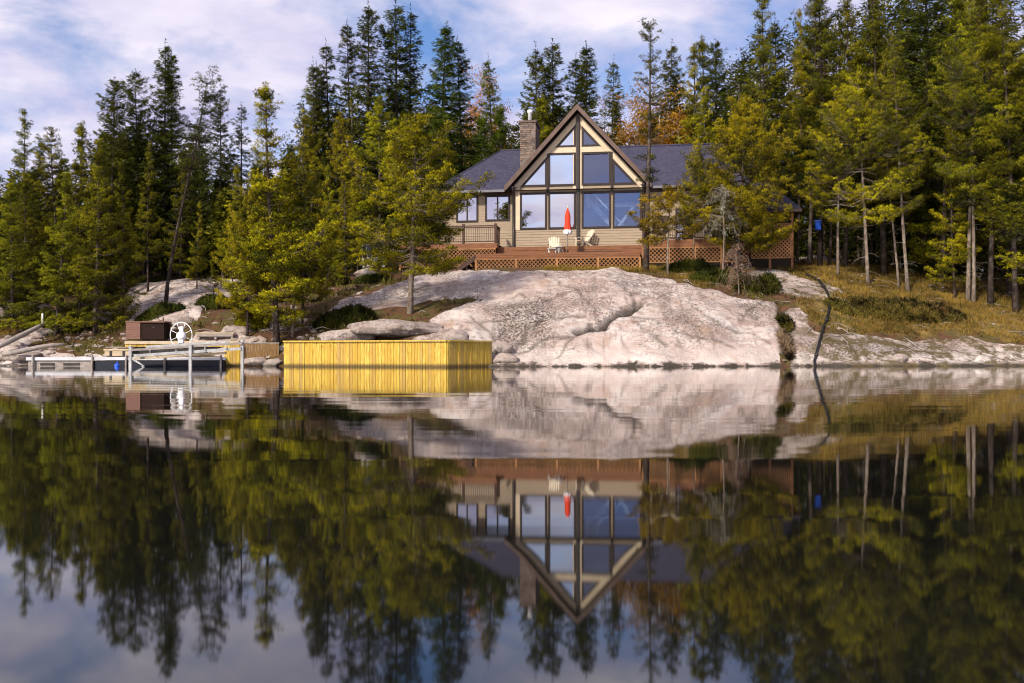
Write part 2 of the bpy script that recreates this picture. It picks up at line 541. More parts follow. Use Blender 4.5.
ROCKS = [ground_poly(p) for p in (
    [(380, 368), (400, 345), (440, 330), (430, 318), (440, 312), (478, 299), (440, 300), (400, 306), (325, 316), (335, 301), (400, 284), (440, 271.5),
     (500, 270), (560, 269.5), (620, 270), (660, 276), (700, 288), (740, 297), (775, 303), (783.5, 330), (786.5, 345), (787, 368)],
    [(742, 283), (748, 274), (775, 268), (800, 277), (850, 291), (822, 300), (795, 298), (780, 294)],
    [(784, 368), (784.5, 345), (787, 330), (780, 306), (800, 306), (812, 332), (860, 336), (905, 339), (960, 337), (1030, 347), (1200, 352), (1200, 368)],
    [(128, 321), (130, 290), (165, 279), (240, 280), (246, 302), (205, 306), (196, 319), (150, 323)],
    [(-60, 368), (-10, 348), (46, 324), (50, 331), (30, 346), (60, 351), (110, 352), (110, 368)],
    [(185, 345), (195, 331), (238, 333), (268, 337), (268, 350), (200, 352)],
    [(255, 322), (262, 315), (310, 318), (300, 330), (262, 332)],
)]
BARE = [ground_poly(p) for p in (
    [(405, 318), (385, 308), (440, 301), (476, 299), (450, 307), (428, 318)],
    [(310, 330), (330, 316), (385, 312), (405, 322), (345, 332)],
)]
GOLD = [ground_poly(p) for p in (
    [(795, 300), (770, 268), (830, 262), (1000, 285), (1200, 292), (1200, 345), (1024, 340), (960, 333), (860, 331), (815, 325)],
    [(545, 269.5), (545, 268), (665, 267), (760, 272), (742, 280), (700, 284), (655, 274)],
    [(-80, 335), (0, 318), (20, 312), (45, 318), (0, 338), (-60, 350)],
)]

CRACKS = [(pts, w, dp) for pts, w, dp in (
    ([(596, 329), (612, 319), (628, 310), (638, 303)], 0.22, 0.62),
    ([(637, 303), (650, 297), (674, 290)], 0.07, 0.18),
    ([(557, 360), (566, 348), (580, 332), (596, 327)], 0.05, 0.16),
    ([(578, 332), (590, 327), (602, 330)], 0.22, 0.40),
    ([(600, 325), (592, 310), (577, 292), (560, 284), (545, 272)], 0.05, 0.14),
    ([(636, 303), (628, 292), (622, 284)], 0.05, 0.12),
    ([(634, 325), (650, 333), (666, 345)], 0.13, 0.14),
    ([(675, 331), (700, 338), (735, 351)], 0.06, 0.18),
    ([(742, 320), (752, 306), (768, 300)], 0.07, 0.12),
    ([(500, 300), (520, 295), (548, 303), (575, 292)], 0.06, 0.14),
    ([(505, 330), (498, 340), (500, 352)], 0.09, 0.25),
    ([(688, 300), (705, 318), (730, 330), (770, 345)], 0.06, 0.16),
    ([(520, 352), (548, 340), (572, 338)], 0.10, 0.22),
    ([(480, 322), (520, 316), (556, 322), (585, 318)], 0.06, 0.14),
    ([(470, 318), (488, 330), (500, 345), (512, 360)], 0.10, 0.30),
    ([(395, 296), (430, 286), (458, 277)], 0.10, 0.16),
    ([(512, 364), (520, 345), (528, 330), (545, 320)], 0.05, 0.14),
    ([(786, 360), (786, 340), (784, 315), (781, 300)], 0.20, 0.18),
    ([(860, 366), (855, 352), (838, 340), (822, 332)], 0.12, 0.22),
    ([(905, 366), (895, 356), (900, 345)], 0.14, 0.30),
    ([(940, 345), (965, 352), (1000, 356)], 0.10, 0.22),
    ([(140, 300), (170, 296), (215, 291)], 0.10, 0.22),
    ([(150, 312), (185, 306), (200, 300)], 0.10, 0.22),
)]
CRACKS = [([hit(px, min(py, 365.0)) for px, py in pts], max(w, 0.085), dp * (1.15 if w > 0.14 else 0.16)) for pts, w, dp in CRACKS]


def masks(x, y):
    wob = fbm(x * 0.9, y * 0.9, 3, 4) * 0.55
    rock = np.zeros_like(x)
    for p in ROCKS:
        rock = np.maximum(rock, np.clip((poly_sd(x, y, p) + wob * 0.8) / 0.22 + 0.5, 0, 1))
    bare = np.zeros_like(x)
    for p in BARE:
        bare = np.maximum(bare, np.clip((poly_sd(x, y, p) + wob * 0.5) / 0.2 + 0.5, 0, 1))
    gold = np.zeros_like(x)
    for p in GOLD:
        gold = np.maximum(gold, np.clip((poly_sd(x, y, p) + wob) / 0.5 + 0.5, 0, 1))
    rock = rock * (1 - bare)
    return rock, gold * (1 - rock)


def full_h(x, y, rock=None):
    z = base_h(x, y)
    near = np.clip((95 - y) / 30, 0, 1)
    if rock is None:
        rock = masks(x, y)[0]
    xr = x * 0.93 + y * 0.36; yr = -x * 0.36 + y * 0.93
    lump = fbm(xr * 0.32, yr * 0.55, 21, 3) * 0.42
    # smooth sheeted granite: gentle steps plus fine roughness
    sheet = fbm(xr * 0.7, yr * 1.5, 5, 3)
    step = np.tanh((sheet - 0.05) * 9) * 0.09
    fine = fbm(x * 2.6, y * 2.6, 9, 4, 0.6) * 0.055
    rough = fbm(x * 0.8, y * 0.8, 31, 4) * 0.30
    z = z + near * (rock * (lump * 0.55 + step * 0.75 + fine * 0.45) + (1 - rock) * (rough * 0.5 + fine * 0.8 - 0.06))
    for pts, w, dp in CRACKS:
        xs = [p[0] for p in pts]; ys = [p[1] for p in pts]
        sel = (x > min(xs) - 2) & (x < max(xs) + 2) & (y > min(ys) - 2) & (y < max(ys) + 2)
        if not sel.any(): continue
        a = x[sel] + (fbm(x[sel] * 1.3, y[sel] * 1.3, 41, 3)) * 0.18
        b = y[sel] + (fbm(x[sel] * 1.3, y[sel] * 1.3, 43, 3)) * 0.18
        d = np.full(a.shape, 1e9)
        for i in range(len(pts) - 1):
            d = np.minimum(d, seg_dist(a, b, pts[i], pts[i + 1]))
        z[sel] -= dp * np.exp(-(d / w) ** 2)
    return z


def axis(lo, a, b, hi, fine, n):
    mid = np.arange(a, b, fine)
    t = np.linspace(0, 1, n)[1:]
    return np.r_[(a - (a - lo) * t ** 2.2)[::-1], mid, b + (hi - b) * t ** 2.2]

gx = axis(-260, -27, 32, 260, 0.105, 40)
gy = np.r_[np.linspace(-60, 38, 20), np.arange(38.5, 41.5, 0.25), np.arange(41.6, 60.0, 0.105), 60 + 640 * np.linspace(0, 1, 70) ** 2.0]
gy = np.unique(gy)
GX, GY = np.meshgrid(gx, gy)
rock_m, gold_m = masks(GX, GY)
GZ = full_h(GX, GY, rock_m)
nx, ny = len(gx), len(gy)
idx = np.arange(nx * ny).reshape(ny, nx)
Q = np.stack([idx[:-1, :-1], idx[:-1, 1:], idx[1:, 1:], idx[1:, :-1]], -1).reshape(-1, 4)


def ground_z(x, y):
    """height of the finished terrain sheet (bilinear lookup)"""
    i = int(np.clip(np.searchsorted(gx, x) - 1, 0, nx - 2)); j = int(np.clip(np.searchsorted(gy, y) - 1, 0, ny - 2))
    fx = (x - gx[i]) / (gx[i + 1] - gx[i]); fy = (y - gy[j]) / (gy[j + 1] - gy[j])
    return float((GZ[j, i] * (1 - fx) + GZ[j, i + 1] * fx) * (1 - fy) + (GZ[j + 1, i] * (1 - fx) + GZ[j + 1, i + 1] * fx) * fy)


def ground_zs(x, y):
    i = np.clip(np.searchsorted(gx, x) - 1, 0, nx - 2); j = np.clip(np.searchsorted(gy, y) - 1, 0, ny - 2)
    fx = (x - gx[i]) / (gx[i + 1] - gx[i]); fy = (y - gy[j]) / (gy[j + 1] - gy[j])
    return (GZ[j, i] * (1 - fx) + GZ[j, i + 1] * fx) * (1 - fy) + (GZ[j + 1, i] * (1 - fx) + GZ[j + 1, i + 1] * fx) * fy


def grid_mask(arr, x, y):
    i = np.clip(np.searchsorted(gx, x) - 1, 0, nx - 2); j = np.clip(np.searchsorted(gy, y) - 1, 0, ny - 2)
    return arr[j, i]


def rock_nodes(t, co):
    """weathered pink-white granite: pale faces, grey-brown run-off streaks, black lichen"""
    n1 = t.noise(co, 0.45, 5, 0.6, 0.4)
    colr = t.ramp(n1, [(0.32, (0.34, 0.265, 0.23)), (0.48, (0.475, 0.395, 0.355)), (0.64, (0.60, 0.545, 0.51))])
    n2 = t.noise(t.scale(co, (0.55, 1.0, 1.8)), 1.1, 7, 0.72, 1.2)
    colr = t.mix(t.ramp(n2, [(0.49, 0.0), (0.60, 0.75)]), colr, (0.36, 0.25, 0.215))
    reg = t.ramp(t.noise(t.scale(co, (0.8, 1, 1.3)), 0.30, 4, 0.6, 0.8), [(0.44, 0.12), (0.56, 1.0)])
    n3 = t.noise(co, 2.6, 7, 0.75, 0.4)
    colr = t.mix(t.math('MULTIPLY', t.ramp(n3, [(0.49, 0.0), (0.57, 0.85)]), reg), colr, (0.17, 0.13, 0.11))
    big = t.noise(co, 0.35, 4, 0.6, 0.5)
    n4 = t.noise(co, 8.5, 6, 0.82)
    sp = t.math('MULTIPLY', t.ramp(n4, [(0.50, 0.0), (0.58, 1.0)]), t.ramp(big, [(0.42, 0.02), (0.56, 1.0)]))
    colr = t.mix(sp, colr, (0.070, 0.062, 0.056))
    ve = t.n('TexVoronoi', feature='DISTANCE_TO_EDGE', ins={'Vector': t.mix(0.16, co, t.n('TexNoise', ins={'Vector': co, 'Scale': 1.3, 'Detail': 5.0}).outputs[1]), 'Scale': 0.42})
    hair = t.math('MULTIPLY', t.ramp(ve.outputs['Distance'], [(0.0, 1.0), (0.016, 0.0)]), t.ramp(n2, [(0.42, 0.0), (0.56, 0.4)]))
    colr = t.mix(hair, colr, (0.10, 0.075, 0.06))
    st = t.noise(t.scale(co, (1.9, 0.28, 0.45)), 1.0, 6, 0.7, 0.5)
    colr = t.mix(t.ramp(st, [(0.54, 0.0), (0.64, 0.6)]), colr, (0.14, 0.105, 0.085))
    ru = t.noise(co, 0.62, 5, 0.65, 0.6)
    colr = t.mix(t.ramp(ru, [(0.58, 0.0), (0.68, 0.55)]), colr, (0.36, 0.21, 0.12))
    n5 = t.noise(co, 24.0, 3, 0.7)
    colr = t.mix(t.ramp(n5, [(0.35, 0.35), (0.6, 0.0)]), colr, (0.30, 0.24, 0.22))
    return colr, n3, n4


def mk_terrain():
    t = NT('shield_ground')
    co = t.coord('Object')
    rk = t.n('Attribute', attribute_name='rock').outputs['Fac']
    gd = t.n('Attribute', attribute_name='gold').outputs['Fac']
    cr = t.n('Attribute', attribute_name='crack').outputs['Fac']
    rc, n3, n4 = rock_nodes(t, co)
    # dark algae line at the waterline, pale washed band above it
    sep = t.n('SeparateXYZ', ins={0: co})
    zz = t.math('ADD', sep.outputs[2], t.math('MULTIPLY', t.math('SUBTRACT', t.noise(co, 1.1, 6, 0.78), 0.5), 1.0))
    rc = t.mix(t.ramp(zz, [(0.15, 0.0), (0.20, 0.5), (0.62, 0.35), (0.95, 0.0)]), rc, (0.58, 0.51, 0.47))
    rc = t.mix(t.ramp(zz, [(0.0, 1.0), (0.05, 0.9), (0.15, 0.0)]), rc, (0.045, 0.038, 0.030))
    stn_ = t.n('Attribute', attribute_name='stain').outputs['Fac']
    rc = t.mix(t.math('MULTIPLY', stn_, 0.42), rc, (0.24, 0.19, 0.165))
    rc = t.mix(t.math('MULTIPLY', stn_, t.ramp(n4, [(0.46, 0.0), (0.54, 0.95)])), rc, (0.050, 0.043, 0.038))
    rc = t.mix(t.math('MULTIPLY', cr, 0.95), rc, (0.040, 0.030, 0.024))
    # moss and lichen on the right hand ledges
    ms = t.noise(co, 1.1, 6, 0.75)
    right = t.ramp(t.math('DIVIDE', sep.outputs[0], 40.0), [(0.30, 0.0), (0.36, 1.0)])
    rc = t.mix(t.math('MULTIPLY', t.ramp(ms, [(0.46, 0.0), (0.56, 0.9)]), right), rc, (0.075, 0.055, 0.018))
    # needle litter, moss and soil
    g1 = t.noise(co, 0.9, 6, 0.65)
    soil = t.ramp(g1, [(0.30, (0.035, 0.022, 0.014)), (0.46, (0.125, 0.060, 0.032)), (0.58, (0.085, 0.075, 0.020)), (0.72, (0.19, 0.115, 0.055))])
    g2 = t.noise(co, 7.0, 5, 0.75)
    soil = t.mix(t.ramp(g2, [(0.35, 0.6), (0.6, 0.0)]), soil, (0.03, 0.02, 0.012))
    gold = t.ramp(t.noise(co, 1.5, 6, 0.7), [(0.34, (0.045, 0.036, 0.014)), (0.5, (0.13, 0.088, 0.028)), (0.66, (0.24, 0.155, 0.045))])
    soil = t.mix(gd, soil, gold)
    edge = t.ramp(t.math('ADD', rk, t.math('MULTIPLY', t.math('SUBTRACT', t.noise(co, 3.0, 5, 0.7), 0.5), 0.9)), [(0.42, 0.0), (0.58, 1.0)])
    colr = t.mix(edge, soil, rc)
    h = t.math('ADD', t.math('MULTIPLY', n3, 0.8), t.math('MULTIPLY', n4, 0.45))
    return t.finish(colr, 0.88, 0.15, t.bump(h, 0.55, 0.06))

crack_m = np.zeros_like(GX)
for pts, w, dp in CRACKS:
    a = GX + fbm(GX * 1.3, GY * 1.3, 41, 3) * 0.18; b = GY + fbm(GX * 1.3, GY * 1.3, 43, 3) * 0.18
    d = np.full(GX.shape, 1e9)
    for i in range(len(pts) - 1):
        d = np.minimum(d, seg_dist(a, b, pts[i], pts[i + 1]))
    k_ = 1.35 if w > 0.14 else 0.85
    crack_m = np.maximum(crack_m, np.exp(-(d / (w * k_)) ** (4 if w > 0.14 else 2)) * min(1.0, dp * 3.2 + 0.6))

terrain = np_mesh('ground', np.stack([GX, GY, GZ], -1).reshape(-1, 3), Q, mk_terrain(), smooth=True)
stain_m = np.zeros_like(GX)
for pts, amt in (([(492, 308), (520, 300), (552, 302), (566, 318), (552, 336), (520, 342), (498, 346), (486, 330)], 1.0),
                 ([(655, 306), (690, 310), (735, 328), (742, 346), (700, 342), (662, 328)], 0.6),
                 ([(735, 300), (760, 300), (770, 312), (752, 322)], 0.8),
                 ([(575, 290), (600, 286), (606, 300), (590, 312), (570, 306)], 0.5),
                 ([(800, 336), (860, 338), (930, 342), (940, 356), (860, 362), (805, 356)], 0.8)):
    sd = poly_sd(GX, GY, ground_poly(pts)) + fbm(GX * 1.1, GY * 1.1, 57, 4) * 0.7
    stain_m = np.maximum(stain_m, np.clip(sd / 0.9 + 0.4, 0, 1) * amt)
for nm, arr in (('stain', stain_m), ('rock', rock_m), ('gold', gold_m), ('crack', crack_m)):
    at_ = terrain.data.attributes.new(nm, 'FLOAT', 'POINT')
    at_.data.foreach_set('value', arr.ravel().astype(np.float32))
tag(terrain, kind='structure')


# ------------------------------------------------------------------ lake
def mk_water():
    t = NT('lake_water')
    co = t.coord('Object')
    n1 = t.noise(t.scale(co, (0.22, 1.0, 1)), 0.8, 2, 0.45, 0.3)
    n2 = t.noise(t.scale(co, (0.5, 1.0, 1)), 4.0, 2, 0.5)
    h = n1
    nb = t.bump(h, 0.07, 0.05)
    g = t.n('BsdfGlossy', distribution='BECKMANN', ins={'Color': (1, 1, 1, 1), 'Roughness': 0.038, 'Normal': nb})
    d = t.n('BsdfDiffuse', ins={'Color': (0.006, 0.006, 0.005, 1)})
    fr = t.n('Fresnel', ins={'IOR': 1.60, 'Normal': nb})
    mx = t.n('MixShader', ins={0: fr.outputs[0], 1: d.outputs[0], 2: g.outputs[0]})
    t.link(mx.outputs[0], t.out.inputs[0])
    return t.m

mb = MB()
mb.add([(-1500, -1500, 0), (1500, -1500, 0), (1500, 60, 0), (-1500, 60, 0)], [(0, 1, 2, 3)])
lake = mb.build('water', mk_water())
tag(lake, kind='structure')

# ------------------------------------------------------------------ trees
def unit(v): return v / (np.linalg.norm(v, axis=-1, keepdims=True) + 1e-9)


def sprig_mesh(C, D, L, Wd, rng):
    """rhombic needle sprays: centres, directions, lengths, half widths"""
    S = unit(np.cross(D, rng.normal(size=D.shape)))
    m = C + D * (L * 0.45)[:, None]
    V = np.stack([C, m + S * Wd[:, None], C + D * L[:, None], m - S * Wd[:, None]], 1)
    n = len(C)
    return V.reshape(-1, 3), np.arange(n * 4).reshape(n, 4)


class TreeProto:
    pass


def trunk_line(H, bend, rng, lean=(0, 0)):
    n = 12
    zs = np.linspace(0, 1, n)
    ph = rng.uniform(0, 6.28, 4)
    xs = bend * H * (np.sin(zs * 3.1 + ph[0]) - np.sin(ph[0])) + lean[0] * H * zs
    ys = bend * H * (np.sin(zs * 2.7 + ph[1]) - np.sin(ph[1])) + lean[1] * H * zs
    return np.stack([xs, ys, zs * H], 1)


def on_line(line, t):
    t = np.clip(t, 0, 1) * (len(line) - 1)
    i = np.minimum(t.astype(int), len(line) - 2); f = (t - i)[..., None]
    return line[i] * (1 - f) + line[i + 1] * f


def make_spruce(seed, H=16.0, Lmax=1.45, z0=0.12, dens=1.0, gap=0.0, taper=0.85, top_club=0.0, r0=0.15):
    rng = np.random.default_rng(seed)
    line = trunk_line(H, 0.006, rng)
    mb = MB()
    rad = [r0 * (1 - 0.93 * k / 11) * (1.25 if k == 0 else 1) for k in range(12)]
    pts = [Vector(p) for p in line]; pts[0].z -= 0.5
    mb.tube(pts, rad, 7)
    Cs = []; Ds = []; Ls = []; Ws = []; T = []; Ns = []
    t = z0
    while t < 0.995:
        k = 1 - (t - z0) / (1 - z0)
        nb = int(rng.integers(6, 10))
        prof = Lmax * ((0.12 * min(1.0, k / 0.06) + 0.88 * min(1.0, k / 0.58) ** (taper + 0.25))) * (0.55 + 0.45 * min(1, (1 - k) * 5 + 0.3)) + 0.09
        if top_club: prof += top_club * math.exp(-((k - 0.10) / 0.06) ** 2)
        for _ in range(nb):
            if rng.random() < gap: continue
            az = rng.uniform(0, 6.283)
            L = prof * rng.uniform(0.55, 1.22)
            up = 0.75 * (1 - k) ** 2.0 - 0.30 * k + rng.normal(0, 0.10)
            base = on_line(line, np.array([t]))[0]
            a = np.array([math.cos(az), math.sin(az), 0.0]); sd = np.array([-a[1], a[0], 0.0])
            n = max(3, int(L / 0.085 * dens))
            s = rng.uniform(0.03, 1.0, n)
            zc = up * s * L - 0.16 * L * k * np.sin(s * 3.14) + 0.10 * L * s ** 3
            lat = rng.normal(0, 0.5, n) * 0.36 * L * (1.0 - 0.72 * s)
            C = base + a * (s * L)[:, None] + sd * lat[:, None]
            C[:, 2] += zc - np.abs(lat) * 0.22
            m = 7
            C = np.repeat(C, m, 0) + rng.normal(0, 0.05, (n * m, 3))
            D = unit(a * 0.75 + sd * rng.normal(0, 0.75, (n * m, 1)) + np.array([0, 0, 1.0]) * rng.normal(-0.12, 0.42, (n * m, 1)))
            lr = np.repeat(lat / (0.36 * L + 0.02), m)[:, None]
            Ns.append(unit(a * 0.5 + np.array([0, 0, 0.75]) + sd * lr * 0.5 + rng.normal(0, 0.25, (n * m, 3))))
            Cs.append(C); Ds.append(D)
            Ls.append(rng.uniform(0.13, 0.30, n * m)); Ws.append(rng.uniform(0.012, 0.027, n * m))
            tb = np.repeat(np.clip(0.48 + rng.normal(0, 0.24) + 0 * s, 0, 1), m)
            T.append(np.clip(tb + rng.normal(0, 0.12, n * m), 0, 1))
            if L > 0.5 and rng.random() < 0.5:
                P = [base, base + a * L * 0.5 + np.array([0, 0, up * L * 0.5 - 0.14 * L * k]), base + a * L * 0.92 + np.array([0, 0, up * L * 0.92])]
                mb.tube(P, [0.022, 0.014, 0.006], 3, False)
        t += rng.uniform(0.016, 0.026) * (0.75 + 0.5 * k) / max(0.6, dens)
    # leader
    n = 40
    s = rng.uniform(0.92, 1.03, n)
    C = on_line(line, s); C[:, 2] = s * H
    Ns.append(unit(rng.normal(0, 1, (n, 3)) + np.array([0, 0, 0.5])))
    Cs.append(C); Ds.append(unit(rng.normal(0, 0.5, (n, 3)) + np.array([0, 0, 0.8]))); Ls.append(rng.uniform(0.10, 0.22, n)); Ws.append(np.full(n, 0.02)); T.append(rng.uniform(0.2, 0.6, n))
    for _ in range(int(10 + 40 * gap)):                    # dead lower branches
        tt = rng.uniform(0.05, z0 + 0.25); az = rng.uniform(0, 6.283); L = rng.uniform(0.4, 1.1) * Lmax * 0.8
        b = on_line(line, np.array([tt]))[0]; a = np.array([math.cos(az), math.sin(az), 0])
        mb.tube([b, b + a * L * .5 + np.array([0, 0, -.08]), b + a * L + np.array([0, 0, -.28 * L])], [0.016, 0.010, 0.004], 3, False)
    p = TreeProto(); p.H = H; p.trunk = mb
    p.C = np.concatenate(Cs); p.D = np.concatenate(Ds); p.L = np.concatenate(Ls); p.W = np.concatenate(Ws); p.T = np.concatenate(T)
    p.N = np.concatenate(Ns); p.rng = rng
    return p


def make_pine(seed, H=12.0, Lmax=2.4, z0=0.12, nb=75, shape='broad', clump=0.34, per=30, bend=0.012, r0=0.13, dead=14, long_=1.0, lean=(0, 0)):
    """irregular jack / white pine with tufted foliage pads and gaps"""
    rng = np.random.default_rng(seed)
    line = trunk_line(H, bend, rng, lean)
    mb = MB()
    rad = [r0 * (1 - 0.90 * (k / 11) ** 1.1) * (1.3 if k == 0 else 1) for k in range(12)]
    pts = [Vector(p) for p in line]; pts[0].z -= 0.5
    mb.tube(pts, rad, 8)
    Cs = []; Ds = []; Ls = []; Ws = []; T = []; Ns = []

    def pad(c, r, tint):
        n = int(per * 2.3 * (r / clump) ** 1.5) + 8
        d = unit(rng.normal(0, 1, (n, 3)) * np.array([1, 1, 0.7]) + np.array([0, 0, 0.35]))
        C = c + d * (rng.uniform(0.0, 0.8, (n, 1)) ** 0.7) * r * np.array([1, 1, 0.55])
        ax = on_line(line, np.array([c[2] / H]))[0]; rad_ = np.array([c[0] - ax[0], c[1] - ax[1], 0.0]); rad_ /= (np.linalg.norm(rad_) + 1e-6)
        Ns.append(unit(d * 0.8 + rad_ * 0.35 + np.array([0, 0, 0.2]) + rng.normal(0, 0.2, (n, 3))))
        Cs.append(C); Ds.append(unit(d + rng.normal(0, 0.35, (n, 3)) + np.array([0, 0, 0.3])))
        Ls.append(rng.uniform(0.07, 0.17, n) * long_); Ws.append(rng.uniform(0.010, 0.022, n))
        T.append(np.clip(tint + rng.normal(0, 0.14, n), 0, 1))

    nwh = max(8, nb // 4)
    tw = np.sort(np.clip(z0 + (0.985 - z0) * (np.arange(nwh) + rng.uniform(0, 0.9, nwh)) / nwh, 0, 0.985))
    for t in np.repeat(tw, 4):
        k = (t - z0) / (1 - z0)
        if shape == 'broad': pr = (0.62 + 0.55 * math.sin(min(1, k * 1.25 + 0.12) * 3.0)) * (1 - k ** 3.2) + 0.10
        elif shape == 'cone': pr = (1.02 - 0.92 * k ** 0.95)
        elif shape == 'top': pr = math.sin(min(1, k + 0.18) * 3.0) * 0.9 + 0.22
        else: pr = 0.55 + 0.4 * math.sin(k * 3.1)
        L = Lmax * pr * rng.uniform(0.42, 1.15)
        az = rng.uniform(0, 6.283)
        up = 0.10 + 0.55 * k ** 1.5 - 0.20 * (1 - k) + rng.normal(0, 0.16)
        base = on_line(line, np.array([t]))[0]
        a = np.array([math.cos(az), math.sin(az), 0.0]); sd = np.array([-a[1], a[0], 0.0])
        cur = rng.uniform(0.08, 0.30); kink = rng.normal(0, 0.12)
        def P(s):
            return base + a * s * L + sd * kink * L * math.sin(s * 3.0) + np.array([0, 0, up * s * L + cur * L * s ** 2.2 - 0.10 * L * math.sin(s * 3.14)])
        mb.tube([P(0), P(0.35), P(0.7), P(1.0)], [0.034 * min(1.6, 0.5 + L / 2), 0.022, 0.014, 0.005], 4, False)
        ti = np.clip(rng.normal(0.5, 0.28), 0.0, 1.0)
        nc = max(3, int(L / 0.23))
        for s in np.linspace(0.36, 1.0, nc) + rng.uniform(-0.05, 0.05, nc):
            c = P(s)
            pad(c + rng.normal(0, 0.06, 3), clump * rng.uniform(0.42, 0.80) * (0.75 + 0.25 * s), ti)
            if L > 0.8:
                for sg in (-1, 1):
                    if rng.random() < 0.85:
                        off = sg * rng.uniform(0.25, 0.55) * L * (1.08 - s * 0.75)
                        c2 = c + sd * off + a * abs(off) * 0.5 + np.array([0, 0, rng.uniform(-0.02, 0.16)])
                        mb.tube([P(max(0.1, s - 0.12)), c2], [0.010, 0.004], 3, False)
                        pad(c2, clump * rng.uniform(0.38, 0.72), ti + rng.normal(0, 0.07))
    for q in range(22):
        tq = 0.80 + q * 0.0095; cq = on_line(line, np.array([min(tq, 1.0)]))[0] + rng.normal(0, 1, 3) * np.array([1, 1, .3]) * (1.02 - tq) * Lmax * 0.55
        pad(cq, clump * rng.uniform(0.35, 0.6), rng.uniform(0.2, 0.7))
    for _ in range(dead):
        tt = rng.uniform(0.05, z0 + 0.3); az = rng.uniform(0, 6.283); L = rng.uniform(0.3, 0.9) * Lmax * 0.6
        b = on_line(line, np.array([tt]))[0]; a = np.array([math.cos(az), math.sin(az), 0])
        e = b + a * L + np.array([0, 0, rng.uniform(-0.35, 0.1) * L])
        mb.tube([b, b + a * L * .5 + np.array([0, 0, -.05]), e], [0.02, 0.012, 0.005], 3, False)
        for _k in range(3):
            q = b + (e - b) * rng.uniform(0.4, 0.95)
            mb.tube([q, q + rng.normal(0, 0.16, 3) + a * 0.12], [0.007, 0.003], 3, False)
    p = TreeProto(); p.H = H; p.trunk = mb
    p.C = np.concatenate(Cs); p.D = np.concatenate(Ds); p.L = np.concatenate(Ls); p.W = np.concatenate(Ws); p.T = np.concatenate(T)
    p.N = np.concatenate(Ns); p.rng = rng
    return p


def make_leafy(seed, H=9.0, Rr=1.5, z0=0.3, n_br=34, per=46, leaf=0.10):
    """aspen / birch in autumn leaf: ascending limbs and loose leaf clusters"""
    rng = np.random.default_rng(seed)
    line = trunk_line(H, 0.012, rng)
    mb = MB()
    pts = [Vector(p) for p in line]; pts[0].z -= 0.4
    mb.tube(pts, [0.10 * (1 - 0.9 * k / 11) for k in range(12)], 7)
    Cs = []; Ds = []; Ls = []; Ws = []; T = []
    for t in np.sort(rng.uniform(z0, 0.97, n_br)):
        k = (t - z0) / (1 - z0)
        L = Rr * (0.55 + 0.6 * math.sin(min(1, k + 0.15) * 2.9)) * rng.uniform(0.5, 1.15)
        az = rng.uniform(0, 6.283); a = np.array([math.cos(az), math.sin(az), 0])
        b = on_line(line, np.array([t]))[0]; e = b + a * L + np.array([0, 0, L * rng.uniform(0.4, 0.9)])
        mb.tube([b, b + (e - b) * .5 + np.array([0, 0, -.06]), e], [0.025, 0.014, 0.005], 4, False)
        for s in (0.45, 0.7, 0.95):
            n = per
            c = b + (e - b) * s
            C = c + rng.normal(0, 0.24, (n, 3))
            Cs.append(C); Ds.append(unit(rng.normal(0, 1, (n, 3)))); Ls.append(rng.uniform(0.7, 1.3, n) * leaf); Ws.append(rng.uniform(0.3, 0.5, n) * leaf)
            T.append(np.clip(rng.normal(0.5, 0.2) + rng.normal(0, 0.15, n), 0, 1))
    p = TreeProto(); p.H = H; p.trunk = mb
    p.C = np.concatenate(Cs); p.D = np.concatenate(Ds); p.L = np.concatenate(Ls); p.W = np.concatenate(Ws); p.T = np.concatenate(T)
    p.N = unit(p.D + np.array([0, 0, 0.4])); p.rng = rng
    return p


def make_snag(seed, H=4.0, droop=0.9, n_br=40, Lmax=1.1, foliage=26, z0=0.25, r0=0.06):
    """dead or dying conifer: fine drooping twigs, hung with lichen or rusty needles"""
    rng = np.random.default_rng(seed)
    line = trunk_line(H, 0.03, rng)
    mb = MB()
    pts = [Vector(p) for p in line]; pts[0].z -= 0.3
    mb.tube(pts, [r0 * (1 - 0.85 * k / 11) for k in range(12)], 6)
    Cs = []; Ds = []; Ls = []; Ws = []; T = []
    for t in np.sort(rng.uniform(z0, 0.98, n_br)):
        k = (t - z0) / (1 - z0)
        L = Lmax * (1.05 - 0.6 * k) * rng.uniform(0.4, 1.1)
        az = rng.uniform(0, 6.283); a = np.array([math.cos(az), math.sin(az), 0])
        b = on_line(line, np.array([t]))[0]
        Pm = b + a * L * .55 + np.array([0, 0, 0.12 * L]); e = b + a * L + np.array([0, 0, -droop * L * rng.uniform(0.3, 0.8)])
        mb.tube([b, Pm, e], [0.016, 0.010, 0.004], 3, False)
        for _ in range(5):
            s = rng.uniform(0.2, 1); c = b * (1 - s) ** 2 + 2 * s * (1 - s) * Pm + e * s * s
            d = c + rng.normal(0, 0.10, 3) * 1.3 + np.array([0, 0, -0.12])
            mb.tube([c, d], [0.006, 0.002], 3, False)
        n = foliage
        s = rng.uniform(0.15, 1, n)[:, None]
        c = b * (1 - s) ** 2 + 2 * s * (1 - s) * Pm + e * s * s + rng.normal(0, 0.07, (n, 3))
        Cs.append(c); Ds.append(unit(rng.normal(0, 0.6, (n, 3)) + np.array([0, 0, -0.5]))); Ls.append(rng.uniform(0.08, 0.22, n)); Ws.append(rng.uniform(0.008, 0.018, n))
        T.append(rng.uniform(0.1, 1, n))
    p = TreeProto(); p.H = H; p.trunk = mb
    p.C = np.concatenate(Cs); p.D = np.concatenate(Ds); p.L = np.concatenate(Ls); p.W = np.concatenate(Ws); p.T = np.concatenate(T)
    p.N = unit(p.C * np.array([1, 1, 0.0]) + np.array([0, 0, 0.5])); p.rng = rng
    return p


